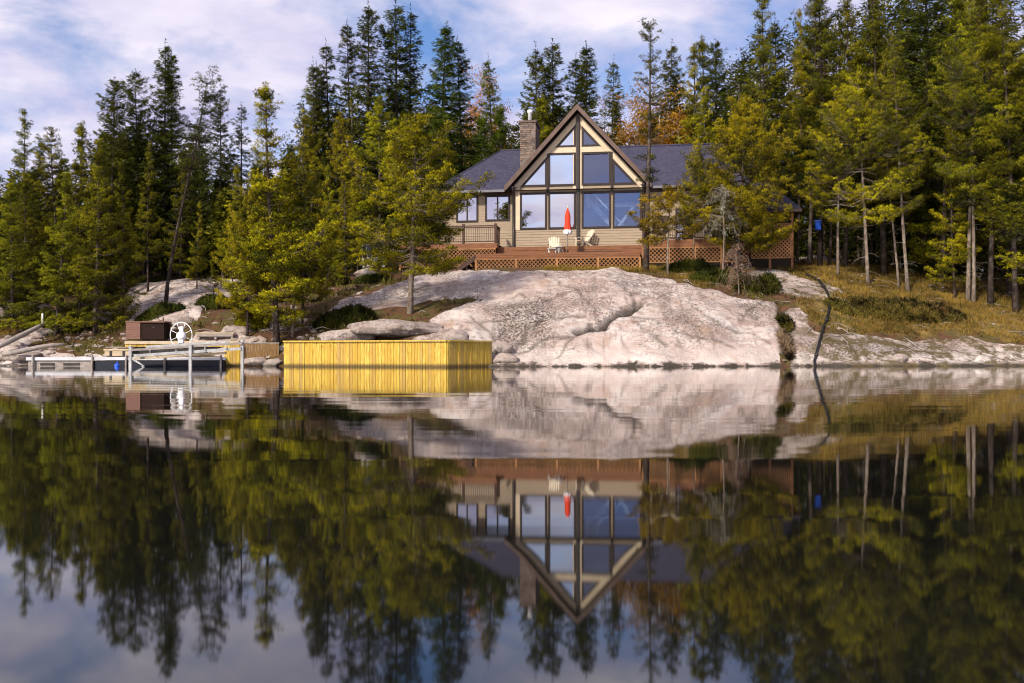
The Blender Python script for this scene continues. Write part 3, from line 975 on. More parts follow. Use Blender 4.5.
def make_mound(seed, a, b, h, n=5200, spr=0.2):
    """low spreading juniper or heath: upright sprays over a lumpy mound"""
    rng = np.random.default_rng(seed)
    th = rng.uniform(0, 6.283, n); r = np.sqrt(rng.uniform(0, 1, n))
    x = r * np.cos(th) * a; y = r * np.sin(th) * b
    lum = 0.55 + 0.75 * vnoise(x * 1.6 + seed, y * 1.6, seed) + 0.25 * vnoise(x * 5, y * 5, seed + 3)
    edge = 1 - r ** 3
    z = rng.uniform(0.15, 1.0, n) ** 0.6 * h * lum * (0.25 + 0.75 * edge) * 0.8
    C = np.stack([x, y, z - 0.05], 1)
    D = unit(np.stack([np.cos(th) * 0.5 * r, np.sin(th) * 0.5 * r, np.full(n, 0.6)], 1) + rng.normal(0, 0.45, (n, 3)))
    T = np.clip(0.5 + 0.8 * (vnoise(x * 2 + 9, y * 2, seed + 5) - 0.5) + rng.normal(0, 0.16, n), 0, 1)
    return C, D, rng.uniform(0.6, 1.3, n) * spr, rng.uniform(0.014, 0.032, n), T, rng


SPEC = {
    'spruce_a': (lambda: make_spruce(1, 16, 1.45, 0.10), 'f_spruce', 'bark'),
    'spruce_b': (lambda: make_spruce(2, 16, 1.70, 0.06, 1.0, 0.10, 0.85), 'f_spruce', 'bark'),
    'spruce_c': (lambda: make_spruce(3, 17, 1.25, 0.14, 0.95, 0.05, 0.9, 0.25), 'f_spruce', 'bark'),
    'spruce_d': (lambda: make_spruce(4, 15, 2.05, 0.05, 0.9, 0.08, 0.75, 0, 0.17), 'f_spruce', 'bark'),
    'spruce_a2': (lambda: make_spruce(51, 15, 1.55, 0.16, 0.9, 0.16, 0.75, 0.15), 'f_spruce', 'bark'),
    'spruce_b2': (lambda: make_spruce(52, 17, 1.55, 0.10, 0.9, 0.22, 0.95), 'f_spruce', 'bark'),
    'spruce_d2': (lambda: make_spruce(53, 14, 1.9, 0.04, 0.95, 0.14, 0.6, 0.2, 0.17), 'f_spruce', 'bark'),
    'pine_b2': (lambda: make_pine(54, 12, 2.15, 0.12, 104, 'cone', 0.36, 30, 0.018, 0.13, 16), 'f_pine', 'bark'),
    'pine_e2': (lambda: make_pine(55, 13, 2.2, 0.14, 100, 'broad', 0.34, 30, 0.016, 0.15, 18), 'f_pine', 'bark'),
    'thin': (lambda: make_spruce(5, 15, 1.05, 0.20, 0.85, 0.28, 0.7), 'f_spruce', 'bark'),
    'thin_b': (lambda: make_spruce(6, 14, 1.15, 0.34, 0.85, 0.45, 0.55), 'f_spruce', 'bark'),
    'pine_a': (lambda: make_pine(11, 12, 2.4, 0.14, 92), 'f_pine', 'bark'),
    'pine_f': (lambda: make_pine(24, 12, 2.5, 0.03, 120, 'cone', 0.36, 30, 0.015, 0.14, 10), 'f_pine', 'bark'),
    'pine_g': (lambda: make_pine(25, 12, 2.6, 0.33, 100, 'broad', 0.36, 30, 0.014, 0.14, 22), 'f_pine', 'bark_pale'),
    'pine_b': (lambda: make_pine(12, 12, 2.0, 0.10, 100, 'cone'), 'f_pine', 'bark'),
    'pine_c': (lambda: make_pine(13, 9.5, 2.5, 0.22, 108, 'broad', 0.40, 36, 0.015, 0.15), 'f_pine', 'bark_pale'),
    'pine_d': (lambda: make_pine(14, 8.5, 3.0, 0.16, 116, 'broad', 0.44, 36, 0.02, 0.17), 'f_pine', 'bark'),
    'pine_e': (lambda: make_pine(18, 14, 2.3, 0.20, 110, 'cone', 0.36, 30, 0.012, 0.15), 'f_pine', 'bark'),
    'tall_a': (lambda: make_pine(15, 18, 2.5, 0.32, 100, 'broad', 0.40, 32, 0.010, 0.17, 26), 'f_pine', 'bark_pale'),
    'tall_b': (lambda: make_pine(16, 18, 2.3, 0.28, 112, 'cone', 0.38, 32, 0.012, 0.15, 30), 'f_pine', 'bark'),
    'tall_c': (lambda: make_pine(19, 17, 2.0, 0.40, 80, 'broad', 0.38, 30, 0.016, 0.14, 34), 'f_pine', 'bark_pale'),
    'soft': (lambda: make_pine(17, 11, 2.3, 0.08, 110, 'cone', 0.42, 34, 0.01, 0.15, 6, 1.15), 'f_white', 'bark'),
    'slim': (lambda: make_pine(20, 13, 0.85, 0.36, 52, 'col', 0.27, 22, 0.006, 0.15, 22), 'f_spruce', 'bark'),
    'bareish': (lambda: make_pine(21, 13, 1.5, 0.52, 44, 'col', 0.26, 13, 0.03, 0.11, 46, 1.0, (0.12, 0)), 'f_spruce', 'bark'),
    'sapling': (lambda: make_pine(22, 4, 1.15, 0.10, 44, 'cone', 0.26, 24, 0.02, 0.05, 4), 'f_pine', 'bark'),
    'yellowing': (lambda: make_pine(23, 4.6, 1.45, 0.40, 32, 'broad', 0.30, 30, 0.03, 0.07, 10), 'f_pine', 'bark_pale'),
    'aspen': (lambda: make_leafy(31, 10, 1.7), 'f_aspen', 'birchbark'),
    'aspen_thin': (lambda: make_leafy(32, 11, 1.0, 0.4, 26, 16, 0.09), 'f_aspen', 'birchbark'),
    'lichen': (lambda: make_snag(41, 5.2, 0.9, 52, 1.75, 42, 0.50), 'f_lichen', 'bark_pale'),
    'rust': (lambda: make_snag(42, 2.7, 1.0, 46, 1.45, 24, 0.25, 0.05), 'f_rust', 'bark_pale'),
    'rust_tall': (lambda: make_snag(43, 12, 0.5, 70, 1.3, 26, 0.35, 0.12), 'f_rust', 'bark'),
}
PROTO = {}


def get_proto(kind):
    if kind not in PROTO:
        fn, fm, bm_ = SPEC[kind]
        p = fn()
        tr = p.trunk.build('trunk', M[bm_], None, False)
        V, Qd = sprig_mesh(p.C, p.D, p.L, p.W, p.rng)
        cr = np_mesh('crown', V, Qd, M[fm], None, np.repeat(p.T, 4), nrm=np.repeat(p.N, 4, 0))
        p.tm, p.cm = tr.data, cr.data
        bpy.data.objects.remove(tr); bpy.data.objects.remove(cr)
        PROTO[kind] = p
    return PROTO[kind]


GREEN = {'m': (0.74, 0.80, 0.82), 'n': (1, 1, 1), 'd': (0.62, 0.70, 0.75), 'dd': (0.42, 0.50, 0.55), 'y': (1.16, 1.14, 0.8), 'b': (0.62, 0.82, 1.0), 'o': (1.12, 0.86, 1.1), 'l': (1.10, 1.2, 1.0)}  # crown tints; 'm' and 'd' also put vignette shade into the side trees' colour


def tree(px, Y, top, kind, wide, tone, label, group, name=None, lean=0.0, base=None):
    if kind + '2' in SPEC and random.random() < 0.5: p = get_proto(kind + '2')
    else: p = get_proto(kind)
    X = (px - 512) / F * Y
    z = ground_z(X, Y) if base is None else base
    H = CAMZ + (HZ - top) / F * Y - z
    s = H / p.H
    if kind.startswith(('spruce', 'thin')): wide *= 1.28
    elif kind in ('pine_b', 'pine_e', 'soft', 'tall_b', 'pine_f'): wide *= 1.15
    nm = name or {'aspen': 'birch_tree', 'aspen_thin': 'birch_tree', 'lichen': 'dead_tree', 'rust': 'dead_shrub', 'rust_tall': 'dead_tree'}.get(
        kind, 'spruce_tree' if kind.startswith(('spruce', 'thin')) else 'pine_tree')
    o = empty(nm, (X, Y, z - 0.05), random.uniform(0, 6.28))
    o.rotation_mode = 'ZYX'
    o.scale = (s * wide, s * wide, s)
    o.rotation_euler = (R(random.uniform(-1.6, 1.6)), R(random.uniform(-1.6, 1.6)), o.rotation_euler.z)
    if lean:
        o.rotation_mode = 'XYZ'; o.rotation_euler = (0, R(lean), 0)
    tag(o, label, 'shrub' if 'shrub' in nm else 'tree', group)
    for part, me in (('trunk', p.tm), ('crown', p.cm)):
        c = bpy.data.objects.new(part, me); COL.objects.link(c); c.parent = o
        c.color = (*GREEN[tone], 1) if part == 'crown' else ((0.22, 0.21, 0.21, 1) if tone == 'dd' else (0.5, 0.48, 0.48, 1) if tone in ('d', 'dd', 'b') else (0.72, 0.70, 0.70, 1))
    return o

LS = 'conifers of the left shore and skyline'
MS = 'skyline conifers behind the cabin'
RS = 'pines of the right hand slope'
FS = 'pines standing on the shore in front'
AU = 'autumn birches behind the roof'
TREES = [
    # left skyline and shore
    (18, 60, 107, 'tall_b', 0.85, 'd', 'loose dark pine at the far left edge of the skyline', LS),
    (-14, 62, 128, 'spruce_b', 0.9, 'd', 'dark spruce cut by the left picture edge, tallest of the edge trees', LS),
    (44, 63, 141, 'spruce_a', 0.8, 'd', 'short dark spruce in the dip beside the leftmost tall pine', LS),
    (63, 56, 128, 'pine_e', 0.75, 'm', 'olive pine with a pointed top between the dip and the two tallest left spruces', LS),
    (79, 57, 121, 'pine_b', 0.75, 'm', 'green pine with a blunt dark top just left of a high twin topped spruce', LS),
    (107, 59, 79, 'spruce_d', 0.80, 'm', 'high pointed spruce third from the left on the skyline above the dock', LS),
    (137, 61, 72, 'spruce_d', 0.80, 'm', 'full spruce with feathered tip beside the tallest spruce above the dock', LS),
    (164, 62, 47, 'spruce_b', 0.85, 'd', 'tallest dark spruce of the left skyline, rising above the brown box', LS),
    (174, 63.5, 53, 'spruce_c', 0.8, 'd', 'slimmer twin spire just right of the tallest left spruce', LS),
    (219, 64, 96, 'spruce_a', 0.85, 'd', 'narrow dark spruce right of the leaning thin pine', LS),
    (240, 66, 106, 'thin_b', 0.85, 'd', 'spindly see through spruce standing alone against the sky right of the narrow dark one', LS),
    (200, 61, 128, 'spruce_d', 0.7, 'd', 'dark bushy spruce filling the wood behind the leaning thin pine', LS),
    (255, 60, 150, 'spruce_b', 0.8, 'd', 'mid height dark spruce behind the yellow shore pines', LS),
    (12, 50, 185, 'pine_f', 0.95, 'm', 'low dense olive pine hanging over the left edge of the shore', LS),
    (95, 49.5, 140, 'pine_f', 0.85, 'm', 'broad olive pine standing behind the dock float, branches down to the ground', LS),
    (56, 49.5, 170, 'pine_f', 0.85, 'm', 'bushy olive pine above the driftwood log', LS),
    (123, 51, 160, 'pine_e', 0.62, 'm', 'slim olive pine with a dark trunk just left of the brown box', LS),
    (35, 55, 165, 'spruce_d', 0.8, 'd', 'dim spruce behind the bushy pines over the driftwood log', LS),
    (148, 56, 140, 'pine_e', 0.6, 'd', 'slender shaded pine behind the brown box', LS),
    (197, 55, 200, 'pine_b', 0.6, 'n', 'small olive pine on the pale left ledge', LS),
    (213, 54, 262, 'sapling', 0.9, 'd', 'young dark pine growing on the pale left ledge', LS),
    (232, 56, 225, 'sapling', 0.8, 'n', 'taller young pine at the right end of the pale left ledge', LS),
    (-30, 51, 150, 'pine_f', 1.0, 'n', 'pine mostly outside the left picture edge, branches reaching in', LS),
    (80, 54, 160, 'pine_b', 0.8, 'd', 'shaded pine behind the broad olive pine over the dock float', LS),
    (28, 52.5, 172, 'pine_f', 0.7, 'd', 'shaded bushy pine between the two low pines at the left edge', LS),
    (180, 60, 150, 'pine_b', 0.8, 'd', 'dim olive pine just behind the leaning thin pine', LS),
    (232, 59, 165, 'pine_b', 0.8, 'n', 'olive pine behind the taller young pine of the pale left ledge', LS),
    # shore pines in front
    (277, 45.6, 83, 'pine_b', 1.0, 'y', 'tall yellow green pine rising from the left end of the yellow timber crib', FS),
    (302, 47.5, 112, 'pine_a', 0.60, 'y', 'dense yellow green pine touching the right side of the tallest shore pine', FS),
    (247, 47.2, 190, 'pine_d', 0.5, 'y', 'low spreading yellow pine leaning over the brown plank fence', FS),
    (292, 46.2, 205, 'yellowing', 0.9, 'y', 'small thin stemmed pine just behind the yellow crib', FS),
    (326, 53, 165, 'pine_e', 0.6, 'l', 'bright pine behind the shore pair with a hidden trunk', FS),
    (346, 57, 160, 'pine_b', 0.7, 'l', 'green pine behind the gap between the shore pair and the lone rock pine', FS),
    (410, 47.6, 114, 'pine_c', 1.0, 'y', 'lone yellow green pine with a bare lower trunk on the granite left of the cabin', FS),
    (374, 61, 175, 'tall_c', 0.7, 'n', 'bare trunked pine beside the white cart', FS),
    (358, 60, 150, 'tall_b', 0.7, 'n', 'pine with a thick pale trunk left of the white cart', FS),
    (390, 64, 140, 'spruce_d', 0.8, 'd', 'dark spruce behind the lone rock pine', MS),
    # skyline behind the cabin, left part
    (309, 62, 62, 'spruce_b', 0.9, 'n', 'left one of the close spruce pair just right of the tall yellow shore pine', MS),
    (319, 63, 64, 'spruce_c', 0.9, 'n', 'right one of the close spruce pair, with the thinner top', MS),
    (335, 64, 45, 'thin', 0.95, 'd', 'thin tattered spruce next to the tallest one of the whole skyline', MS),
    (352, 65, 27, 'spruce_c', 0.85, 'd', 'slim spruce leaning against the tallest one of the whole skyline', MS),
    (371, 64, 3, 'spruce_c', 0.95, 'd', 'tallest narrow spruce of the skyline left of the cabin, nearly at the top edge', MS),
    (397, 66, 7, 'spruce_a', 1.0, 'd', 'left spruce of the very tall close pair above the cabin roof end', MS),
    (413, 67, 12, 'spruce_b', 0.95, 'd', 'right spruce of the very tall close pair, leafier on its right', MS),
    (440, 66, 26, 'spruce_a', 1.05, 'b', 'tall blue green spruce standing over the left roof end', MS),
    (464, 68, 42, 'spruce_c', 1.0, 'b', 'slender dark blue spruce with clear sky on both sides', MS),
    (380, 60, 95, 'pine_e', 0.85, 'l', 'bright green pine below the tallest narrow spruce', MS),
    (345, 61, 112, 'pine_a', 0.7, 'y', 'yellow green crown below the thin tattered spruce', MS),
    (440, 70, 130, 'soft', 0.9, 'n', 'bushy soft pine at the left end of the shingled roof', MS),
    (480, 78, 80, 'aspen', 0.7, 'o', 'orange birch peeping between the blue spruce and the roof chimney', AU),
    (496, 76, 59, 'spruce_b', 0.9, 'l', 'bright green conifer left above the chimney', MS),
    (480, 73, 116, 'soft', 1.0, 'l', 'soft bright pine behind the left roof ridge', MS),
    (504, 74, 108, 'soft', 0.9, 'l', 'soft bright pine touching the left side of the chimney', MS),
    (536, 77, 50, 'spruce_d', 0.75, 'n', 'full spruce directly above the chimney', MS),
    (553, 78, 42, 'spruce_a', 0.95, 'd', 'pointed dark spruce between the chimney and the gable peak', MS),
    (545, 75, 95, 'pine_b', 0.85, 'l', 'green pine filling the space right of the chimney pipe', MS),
    (583, 78, 45, 'spruce_a', 1.0, 'd', 'dark spruce right above the gable peak', MS),
    (575, 79, 60, 'spruce_c', 0.9, 'd', 'shorter spruce tucked against the one above the gable peak', MS),
    (600, 82, 92, 'aspen_thin', 0.8, 'o', 'thin pinkish birch in the bright gap right of the gable peak', AU),
    (613, 76, 64, 'spruce_b', 0.9, 'n', 'green spruce right of the bright gap behind the gable', MS),
    (622, 77, 100, 'pine_b', 0.7, 'l', 'bushy green pine behind the right slope of the gable', MS),
    (654, 71.5, 96, 'aspen', 1.25, 'n', 'golden birch glowing behind the right roof', AU),
    (634, 72.5, 104, 'aspen', 0.9, 'n', 'higher golden birch behind the tall slim pine trunk', AU),
    (677, 72, 118, 'aspen', 0.85, 'o', 'pale orange birch at the right end of the roof ridge', AU),
    (666, 75, 45, 'spruce_b', 0.85, 'n', 'pointed spruce right of the tall slim pine, against the clouds', MS),
    (690, 71, 47, 'pine_e', 0.75, 'n', 'left and greener tree of the dense trio over the right roof', MS),
    (707, 72, 34, 'pine_b', 0.8, 'd', 'highest tree of the dense trio over the right roof', MS),
    (720, 72, 44, 'spruce_d', 0.7, 'd', 'right one of the dense trio over the right roof, darkest of them', MS),
    (700, 69, 92, 'pine_a', 0.75, 'l', 'yellow green crown below the dense trio', MS),
    # by the cabin
    (646, 54.6, 22, 'slim', 1.0, 'n', 'tall slim pine with a long bare trunk right in front of the gable', FS),
    (738, 55.5, 104, 'pine_d', 0.74, 'y', 'broad bright yellow green pine in front of the right deck', FS),
    (694, 57.0, 135, 'pine_g', 0.45, 'y', 'small bright pine between the tall slim trunk and the broad pine', FS),
    (668, 53.2, 186, 'yellowing', 0.95, 'o', 'little golden pine with a crooked pale trunk beside the slim pine', FS),
    (722, 52.4, 183, 'lichen', 0.9, 'n', 'dead grey tree hung with lichen in front of the right deck', None),
    (739, 50.2, 242, 'rust', 0.9, 'n', 'dead rusty drooping shrub above the green junipers', None),
    # right slope
    (759, 61, -22, 'tall_b', 0.80, 'd', 'very tall open pine right of the broad bright pine, top out of frame', RS),
    (777, 66, 20, 'spruce_d', 0.7, 'd', 'dark spruce behind the porch roof', RS),
    (797, 60, 10, 'tall_b', 0.62, 'n', 'slim pine with a straight trunk right beside the lattice porch', RS),
    (809, 61, -25, 'tall_a', 0.75, 'm', 'tall pine with a reddish bare trunk left of the blue box', RS),
    (819.5, 59.1, -30, 'tall_b', 0.85, 'dd', 'black trunked tall pine that carries the blue box', RS),
    (829, 60.5, 62, 'rust_tall', 0.9, 'n', 'half dead pine with rusty twigs right of the blue box', RS),
    (845, 60, -18, 'tall_b', 0.85, 'm', 'tall pine right of the half dead one, rock wall at its foot', RS),
    (863, 61, 8, 'tall_a', 0.7, 'm', 'pine with a straight dark trunk in front of the brown rock bank', RS),
    (838, 56.5, 96, 'pine_g', 0.75, 'y', 'bright layered pine low in front of the straight right hand trunks', RS),
    (884, 59, -10, 'pine_e', 0.95, 'd', 'large layered pine whose crown fills the top right of the picture', RS),
    (868, 55.5, 70, 'pine_g', 0.80, 'y', 'bright yellow green pine at the middle of the right wood', RS),
    (908, 54.8, 30, 'tall_a', 0.78, 'm', 'pine with a pale leaning trunk on the golden slope', RS, -4),
    (899, 55.6, 60, 'tall_c', 0.7, 'm', 'thinner leaning trunk close behind the pale leaning pine', RS, -3),
    (925, 61, -40, 'spruce_d', 1.0, 'd', 'massive dark spruce standing behind the pale leaning pine', RS),
    (942, 58, -5, 'pine_b', 0.9, 'd', 'shaded dense pine in the middle of the far right wood', RS),
    (968, 53.8, -30, 'tall_a', 0.72, 'm', 'left trunk of the pale pair at the right of the golden slope', RS, 1.5),
    (974, 53.4, -15, 'tall_c', 0.75, 'm', 'right trunk of the pale pair at the right of the golden slope', RS, 2.5),
    (990, 53.0, -45, 'tall_b', 0.82, 'd', 'dark trunked pine right of the pale pair', RS),
    (1016, 52.0, -30, 'tall_b', 0.85, 'm', 'pine with a sunlit trunk at the right picture edge', RS),
    (955, 54.5, 130, 'pine_b', 0.75, 'y', 'bright low crowned pine left of the pale pair', RS),
    (1010, 56, 40, 'pine_e', 1.0, 'd', 'wide dark pine behind the right picture edge', RS),
    (1040, 51.5, 60, 'pine_a', 1.0, 'n', 'pine mostly outside the right picture edge, branches reaching in', RS),
    (1046, 57, -30, 'spruce_d', 1.0, 'd', 'dark spruce outside the right picture edge, only its side showing', RS),
    (788, 67, 90, 'pine_b', 0.7, 'n', 'green pine behind the porch, between the two tall right trunks', RS),
]
for r in TREES:
    tree(*r[:8], None, r[8] if len(r) > 8 else 0.0)
# the leaning, nearly bare pine on the left ledge
o = tree(165, 52.5, 76, 'bareish', 1.0, 'd', 'leaning thin pine with a long bare curved trunk on the left ledge', LS)
o.rotation_euler = (0, 0, 0)

# far off wood behind and between the trees one can tell apart
SKY_FILL = [(-400, 150), (0, 155), (60, 150), (90, 122), (140, 112), (180, 118), (215, 135), (250, 165), (270, 150), (300, 98), (340, 82), (380, 62), (430, 72), (462, 105), (490, 112), (540, 90),
            (570, 100), (600, 135), (640, 110), (680, 80), (720, 72), (750, 32), (800, 0), (900, -20), (1100, -30), (1500, 0)]
def skyline(px):
    xs = [a for a, b in SKY_FILL]; ys = [b for a, b in SKY_FILL]
    return float(np.interp(px, xs, ys))

fill_V = []; fill_N = []; fill_Q = []; fill_T = []; nb = 0
trunk_mb = MB()
srcs = [get_proto(k) for k in ('spruce_a', 'spruce_b', 'spruce_d', 'pine_b', 'pine_e')]
rngf = np.random.default_rng(99)
cnt = 0
for _ in range(2400):
    if cnt >= 700: break
    Y = rngf.uniform(61, 108); px = rngf.uniform(-200, 1240)
    if _ % 7 == 3: px = rngf.uniform(735, 1120); Y = rngf.uniform(62, 90)
    if _ % 6 == 0: px = rngf.uniform(420, 780); Y = rngf.uniform(79.5, 96)
    X = (px - 512) / F * Y
    if -9 < X < 21 and Y < 79: continue
    if 355 < px < 440 and Y < 72: continue
    if 795 < px < 885 and Y < 66: continue
    top = skyline(px) + abs(rngf.normal(0, 32)) + 4
    if rngf.random() < 0.25: top = max(top, 205 + rngf.uniform(0, 25))
    z = ground_z(X, Y); H = CAMZ + (HZ - top) / F * Y - z
    if H < 1.5: continue
    p = srcs[int(rngf.integers(0, len(srcs)))]
    kf = 2500 / len(p.C); s = H / p.H; wd = s * rngf.uniform(0.95, 1.3) * (1.5 if H < 6 else 1.0)
    keep = rngf.random(len(p.C)) < kf
    a = rngf.uniform(0, 6.28); ca, sa = math.cos(a), math.sin(a)
    Rm = np.array([[ca, -sa, 0], [sa, ca, 0], [0, 0, 1]])
    C = (p.C[keep] @ Rm.T) * np.array([wd, wd, s]) + np.array([X, Y, z]); D = p.D[keep] @ Rm.T
    V, Qd = sprig_mesh(C, D, p.L[keep] * 1.75, p.W[keep] * 3.0, rngf)
    fill_N.append(np.repeat(p.N[keep] @ Rm.T, 4, 0)); fill_V.append(V); fill_Q.append(Qd + nb); nb += len(V)
    fill_T.append(np.repeat(np.clip(p.T[keep] * rngf.uniform(0.3, 0.9), 0, 1), 4))
    trunk_mb.tube([(X, Y, z - 0.4), (X, Y, z + H * 0.9)], [0.13, 0.03], 5, False)
    cnt += 1
wood = np_mesh('distant_wood', np.concatenate(fill_V), np.concatenate(fill_Q), M['f_spruce'], None, np.concatenate(fill_T), nrm=np.concatenate(fill_N))
wood.color = (1.25, 1.15, 1.0, 1)
tag(wood, 'dim mass of far conifers seen between the nearer trunks', 'wood', None, 'stuff')
wt = trunk_mb.build('wood_trunks', M['bark'], wood, False)
wt['kind'] = 'stuff'


# ground cover nobody could count
def scatter(name, n, box, cond, mat, hgt, wid, label, cat, seed, lean=0.5, color=(1, 1, 1), clus=0.0):
    rng = np.random.default_rng(seed)
    x = rng.uniform(box[0], box[1], n); y = rng.uniform(box[2], box[3], n)
    k = cond(x, y, rng); x, y = x[k], y[k]
    if clus:
        m = 9
        x = np.repeat(x, m) + rng.normal(0, clus, len(x) * m); y = np.repeat(y, m) + rng.normal(0, clus, len(y) * m)
    z = ground_zs(x, y) - 0.02
    n = len(x)
    D = unit(rng.normal(0, lean, (n, 3)) + np.array([0, 0, 1.0]))
    V, Qd = sprig_mesh(np.stack([x, y, z], 1), D, rng.uniform(hgt * 0.5, hgt * 1.3, n), rng.uniform(wid * 0.6, wid * 1.4, n), rng)
    T = np.clip(fbm(x * 0.8, y * 0.8, 77, 4) * 0.9 + 0.5 + rng.normal(0, 0.16, n), 0, 1)
    Nn = unit(rng.normal(0, 0.35, (n, 3)) + np.array([-0.1, -0.35, 0.8]))
    o = np_mesh(name, V, Qd, mat, None, np.repeat(T, 4), nrm=np.repeat(Nn, 4, 0))
    o.color = (*color, 1)
    tag(o, label, cat, None, 'stuff')
    return o

scatter('dry_grass', 60000, (-26, 45, 45, 62), lambda x, y, r: (grid_mask(gold_m, x, y) > 0.45) & (fbm(x * .5, y * .5, 61, 3) + r.normal(0, .25, len(x)) > -0.25),
        M['f_grass'], 0.24, 0.011, 'golden dry grass on the slope and before the deck', 'grass', 5, 0.45, (1, 1, 1), 0.06)
scatter('low_heath', 5200, (10, 45, 46, 60), lambda x, y, r: (grid_mask(gold_m, x, y) > 0.4) & (fbm(x * .6, y * .6, 67, 4) + r.normal(0, .12, len(x)) > 0.12),
        M['f_heath'], 0.22, 0.018, 'patchy green brown heath among the dry grass of the right slope', 'heath', 16, 0.8, (0.9, 1.0, 0.9), 0.12)
scatter('undergrowth', 16000, (-38, 44, 46, 82), lambda x, y, r: (grid_mask(rock_m, x, y) < 0.2) & (grid_mask(gold_m, x, y) < 0.3) & (fbm(x * .45, y * .45, 63, 3) + r.normal(0, .2, len(x)) > 0.0)
        & ~((x > -5) & (x < 18) & (y > 54.5) & (y < 75)),
        M['f_under'], 0.32, 0.024, 'low brown and green undergrowth on the forest floor', 'undergrowth', 6, 0.8, (1, 1, 1), 0.14)


def mound(px, py, a, b, h, mat, label, group, seed, name='juniper_shrub', n=5200, spr=0.2, tone='n'):
    X, Y = hit(px, py)
    C, D, L, Wd, T, rng = make_mound(seed, a, b, h, n, spr)
    root = empty(name, (X, Y, ground_z(X, Y)))
    C[:, 2] += ground_zs(C[:, 0] + X, C[:, 1] + Y) - ground_z(X, Y)
    V, Qd = sprig_mesh(C, D, L, Wd, rng)
    e_ = 0.12
    bx_ = vnoise(C[:, 0] * 2.2 + seed + e_, C[:, 1] * 2.2, seed) - vnoise(C[:, 0] * 2.2 + seed - e_, C[:, 1] * 2.2, seed)
    by_ = vnoise(C[:, 0] * 2.2 + seed, C[:, 1] * 2.2 + e_, seed) - vnoise(C[:, 0] * 2.2 + seed, C[:, 1] * 2.2 - e_, seed)
    Nn = unit(np.stack([C[:, 0] / a * 0.7 - bx_ * 4, C[:, 1] / b * 0.7 - by_ * 4, np.full(len(C), 0.7)], 1) + rng.normal(0, 0.25, C.shape))
    c = np_mesh('foliage', V, Qd, mat, root, np.repeat(T, 4), nrm=np.repeat(Nn, 4, 0)); c.color = (*GREEN[tone], 1)
    st = MB()
    for k in range(9):
        th = k * 0.7 + seed; e = Vector((math.cos(th) * a * 0.6, math.sin(th) * b * 0.6, h * 0.3))
        g = ground_z(X + e.x, Y + e.y) - ground_z(X, Y)
        st.tube([(0, 0, -0.05), e * 0.5 + Vector((0, 0, 0.05 + g * .5)), e + Vector((0, 0, g))], [0.025, 0.015, 0.006], 4, False)
    st.build('stem', M['bark'], root, False)
    tag(root, label, 'shrub', group)
    return root

JG = 'low junipers on the granite'
mound(345, 322, 1.45, 0.8, 0.75, M['f_juniper'], 'spreading dark juniper behind the yellow timber crib', JG, 3, n=6500)
mound(690, 272, 1.6, 0.6, 0.75, M['f_juniper'], 'low juniper at the left of the row on the granite crest', JG, 4)
mound(722, 282, 1.7, 0.6, 0.85, M['f_juniper'], 'middle juniper of the row on the granite crest', JG, 5)
mound(757, 290, 1.2, 0.6, 1.0, M['f_juniper'], 'tallest rounded juniper at the right of the row on the granite crest', JG, 6)
mound(905, 313, 3.0, 1.3, 0.62, M['f_heath'], 'wide olive brown heath cushion on the golden slope', JG, 7, 'heath_shrub', 13000, 0.2)
mound(845, 308, 1.0, 0.6, 0.32, M['f_heath'], 'small olive heath cushion left of the wide one', JG, 8, 'heath_shrub', 2600, 0.18)
mound(218, 306, 1.1, 0.6, 0.55, M['f_juniper'], 'dark juniper at the foot of the pale left ledge', JG, 9, n=4200)
mound(160, 317, 1.2, 0.5, 0.5, M['f_juniper'], 'juniper patch just above the brown box', JG, 10, n=4200)
mound(70, 330, 1.6, 0.7, 0.8, M['f_juniper'], 'bushy juniper behind the white bench boards', JG, 11, n=6000)
mound(252, 326, 0.75, 0.5, 1.0, M['f_pine'], 'yellow green leafy shrub in front of the brown plank fence', JG, 12, 'leafy_shrub', 3200, 0.22, 'y')
mound(372, 281, 1.0, 0.5, 0.6, M['f_juniper'], 'juniper just below the white cart', JG, 13, n=3600)
mound(786, 345, 0.24, 0.75, 0.45, M['f_rust'], 'brown dry weeds in the gully between the two granite ledges', None, 15, 'weed_clump', 1500, 0.24, 'd')
mound(785, 322, 0.30, 0.6, 0.55, M['f_under'], 'green and brown weeds at the top of the gully between the ledges', None, 16, 'weed_clump', 1200, 0.24)
mound(330, 285, 1.1, 0.5, 0.7, M['f_under'], 'reddish brush on the bank left of the white cart', JG, 14, 'brush_shrub', 3200, 0.26)

# ------------------------------------------------------------------ cabin (facade turned 8.5 degrees)
TH = R(8.5); CT, ST = math.cos(TH), math.sin(TH)
HY = 60.5; HX = (578 - 512) / F * HY


def hp(px, py, v=0.0):
    """a picture point on the house plane at depth v behind the facade -> local (u, z)"""
    a = (px - 512) / F
    t = (v + HX * ST + HY * CT) / (a * ST + CT)
    X, Y = a * t, t
    return ((X - HX) * CT - (Y - HY) * ST, CAMZ + (HZ - py) / F * t)


def hu(px, v=0.0): return hp(px, 200, v)[0]
def hz(px, py, v=0.0): return hp(px, py, v)[1]


def house_root(name, label, cat, group=None):
    o = empty(name, (HX, HY, 0), -TH)
    return tag(o, label, cat, group)

cabin = house_root('cabin', 'tan lakeside cabin with tall glazed gable, blue grey roofs and lattice porch', 'house')

FLOOR = 6.55
GW = 3.92                                   # half width of the gable wall
GZ1 = hz(515, 188, 0)                       # height where the rakes meet the side walls
APEX = hz(578, 113, 0)
SL = 1.09                                   # slope of the gable

ZL0 = hz(560, 228.6); ZL1 = hz(560, 192.6)  # lower window row
ZM0 = hz(560, 185.6); ZM1 = hz(560, 153.6)  # middle row
ZT0 = hz(560, 147.0)                        # top triangles


def rake(u, off=0.0): return APEX - SL * abs(u) - off

